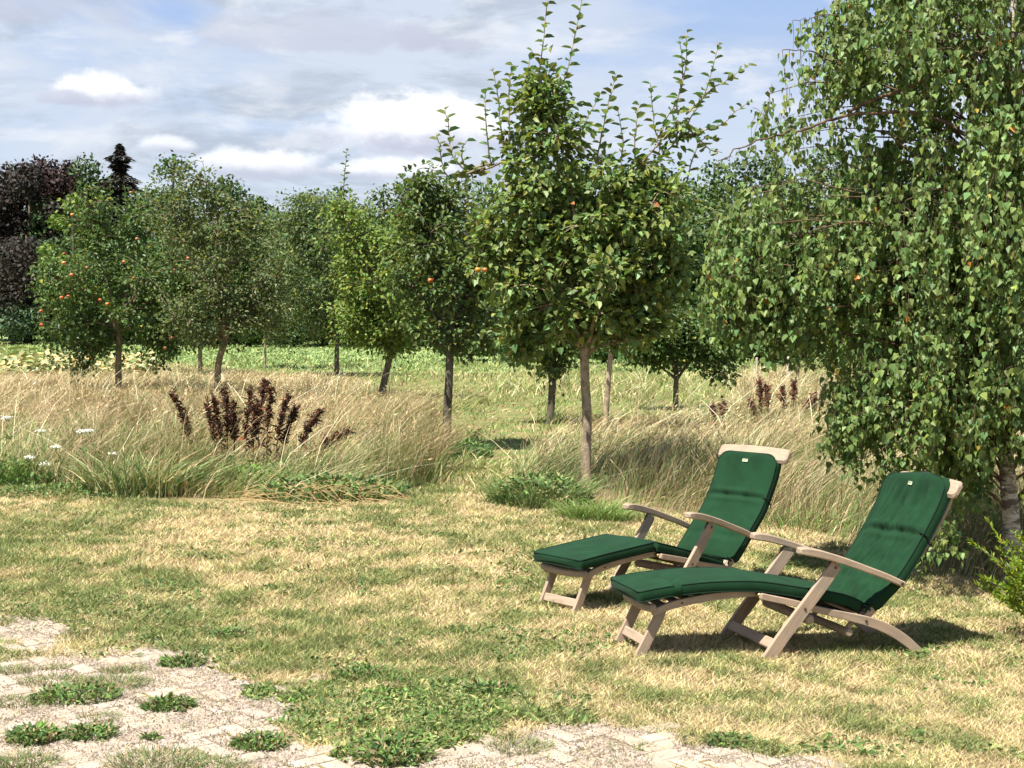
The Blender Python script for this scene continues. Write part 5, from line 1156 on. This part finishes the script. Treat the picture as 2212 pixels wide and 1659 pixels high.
FT = [(-480, 350, 190, 115, DKG, 'broadleaf_tree', 'dark tree far outside the left picture edge'), (-340, 360, 180, 114, FG, 'broadleaf_tree', 'green tree outside the left picture edge'), (-200, 345, 180, 113, DKG, 'broadleaf_tree', 'dark green tree just outside the left picture edge'), (-60, 350, 170, 112, PUR, 'copper_beech', 'dark purple copper beech cut by the left picture edge'), (28, 343, 120, 110, PUR, 'copper_beech', 'dark purple copper beech second from the left edge'),
      (105, 335, 125, 111, (.046, .026, .024), 'copper_beech', 'copper beech beside the green tree at the left, third purple crown'), (68, 346, 110, 107, PUR, 'copper_beech', 'purple copper beech in front of the gap between second and third purple crowns'), (150, 345, 110, 113, (.05, .032, .026), 'copper_beech', 'brownish purple beech just left of the dark green tree'), (190, 330, 130, 109, DKG, 'broadleaf_tree', 'dark green tree between the copper beeches and the purple spruce'),
      (378, 326, 130, 112, FG, 'broadleaf_tree', 'tallest feathery green tree at left rising behind the curved trunk apple tree'), (320, 400, 130, 116, FG, 'broadleaf_tree', 'green tree between the purple spruce and the tall feathery tree'),
      (495, 374, 130, 118, DKG, 'broadleaf_tree', 'rounded dark tree right of the tall feathery tree'), (560, 420, 90, 120, FG, 'broadleaf_tree', 'lower tree at the left side of the gap in the wood'),
      (660, 408, 110, 128, FG2, 'broadleaf_tree', 'light green tree at the right side of the gap in the wood'), (735, 398, 120, 126, FG, 'broadleaf_tree', 'green tree behind the tall shoot of the leaning apple tree'),
      (830, 396, 130, 125, FG2, 'broadleaf_tree', 'pale green tree top over the leaning apple tree'), (905, 380, 120, 124, FG, 'broadleaf_tree', 'green tree top over the dark straight trunk'),
      (1010, 372, 150, 122, DKG, 'broadleaf_tree', 'dark tree behind the left half of the tallest apple tree'), (1120, 360, 150, 118, FG, 'broadleaf_tree', 'tree hidden behind the leader of the tallest apple tree'),
      (1225, 340, 110, 116, DKG, 'broadleaf_tree', 'dark round tree top seen through the shoots of the tallest apple tree'), (1330, 372, 130, 117, FG, 'broadleaf_tree', 'tree top low between two shoots of the tallest apple tree'),
      (1430, 352, 130, 115, DKG, 'broadleaf_tree', 'tree behind the right hand shoots of the tallest apple tree'), (1540, 340, 140, 114, FG, 'broadleaf_tree', 'tree whose top meets the arching birch branch'),
      (1650, 318, 150, 112, DKG, 'broadleaf_tree', 'dark tree under the arching birch branch'), (1770, 300, 160, 110, FG, 'broadleaf_tree', 'tree behind the birch, left of the sky gaps'),
      (1890, 322, 150, 112, DKG, 'broadleaf_tree', 'tree behind the birch under its sky gaps'), (2010, 335, 150, 114, FG, 'broadleaf_tree', 'tree behind the middle of the birch'),
      (2130, 320, 160, 112, DKG, 'broadleaf_tree', 'tree behind the birch trunk'), (2260, 330, 170, 112, FG, 'broadleaf_tree', 'tree behind the birch at the right picture edge')]
for i, (u, vt, w, Y, c, nm, lab) in enumerate(FT): far_tree(lab, u, vt, w * 1.95, Y, c, 200 + i, nm, n=12000 if 2 < i < 9 else 9500)
far_tree('dark purple narrow spruce like tree standing out above the left wood', 264, 312, 270, 104, (.032, .027, .022), 240, 'purple_spruce', 5200, 'spruce', size=.46)
far_tree('yellow green bushy tree between the purple wood and the apple laden tree', 160, 418, 150, 80, YLG, 241, 'broadleaf_tree', 8000, size=.24)
g = np.random.default_rng(77)
LOW = [(-60, 520, 190, 100), (60, 500, 190, 99), (180, 500, 190, 98), (300, 490, 190, 98), (410, 480, 190, 97), (510, 455, 170, 97), (600, 445, 170, 96), (700, 440, 170, 92), (800, 440, 180, 94), (900, 450, 190, 90), (1020, 450, 190, 88), (1150, 450, 190, 86), (1290, 440, 190, 84), (1420, 430, 200, 82), (1560, 420, 200, 84), (1700, 460, 190, 80), (1840, 520, 190, 80), (1980, 520, 190, 82), (2120, 520, 190, 84), (2250, 520, 190, 84)]
WHERE = ['at the left edge under the copper beeches', 'under the second copper beech', 'behind the left side of the apple laden tree', 'behind the right side of the apple laden tree', 'behind the left side of the curved trunk tree', 'behind the right side of the curved trunk tree', 'behind the thin trunked young apple tree', 'behind the short trunked apple tree', 'behind the leaning apple tree', 'behind the gap left of the straight dark trunk', 'behind the straight dark trunk', 'behind the left foot of the tallest apple tree', 'behind the pale leaning trunk', 'behind the low round apple tree',
         'behind the left chair headrest', 'behind the reddish dock plants', 'behind the left birch twigs', 'behind the middle birch twigs', 'behind the birch trunk', 'at the right edge behind the birch']
for i, (u, vt, w, Y) in enumerate(LOW): far_tree('smaller bushy tree at the wood edge ' + WHERE[i], u, vt, w * 1.25, Y, (PUR, PUR, DKG)[i] if i < 3 else (FG, DKG, FG2)[i % 3], 260 + i, 'bushy_tree', 7500, size=.28, group='bushy trees along the wood edge')
MIDB = [(1010, 690, 150, 62), (1130, 680, 160, 60), (1300, 700, 150, 58), (1420, 690, 160, 56), (1560, 690, 160, 54), (1690, 700, 170, 54), (1830, 700, 170, 52), (1960, 740, 170, 50), (2100, 740, 180, 46), (2240, 740, 180, 46)]
WH2 = ['left of the short dark trunk', 'behind the short dark trunk', 'between the two pale trunks', 'behind the low round apple tree', 'right of the low round apple tree', 'behind the pale stakes', 'behind the reddish trunk', 'behind the lower birch twigs', 'behind the birch trunk', 'at the right edge under the birch']
for i, (u, vt, w, Y) in enumerate(MIDB): far_tree('low bush in the hedge ' + WH2[i], u, vt, w, Y, (FG2, FG, (.085, .13, .035))[i % 3], 290 + i, 'hedge_bush', 4200, size=.17, cat='bush', group='bushes of the hedge behind the orchard')
for i in range(7):
    far_tree(['grey green low bush at the left picture edge beyond the field', 'grey green low bush second from the left edge beyond the field', 'grey green low bush left of the apple laden trunk', 'grey green low bush behind the apple laden trunk', 'grey green low bush right of the apple laden trunk', 'grey green low bush left of the curved trunk', 'grey green low bush behind the curved trunk'][i],
             -60 + i * 88, 642 + (i % 3) * 4, 130, 98 - (i % 2), BLG, 310 + i, 'low_bush', 3800, size=.22, cat='bush', group='grey green bushes beyond the field')
HB = ['left of the curved trunk', 'between the curved trunk and the thin young tree', 'right of the thin young tree', 'left of the leaning tree', 'behind the leaning trunk', 'left of the straight dark trunk']
for i in range(6):
    far_tree('dark low bush at the wood foot ' + HB[i], 440 + i * 95, 655 + (i % 3) * 6, 150, 90 + i % 2, (DKG, FG)[i % 2], 330 + i, 'low_bush', 4200, size=.22, cat='bush', group='dark bushes at the foot of the wood')
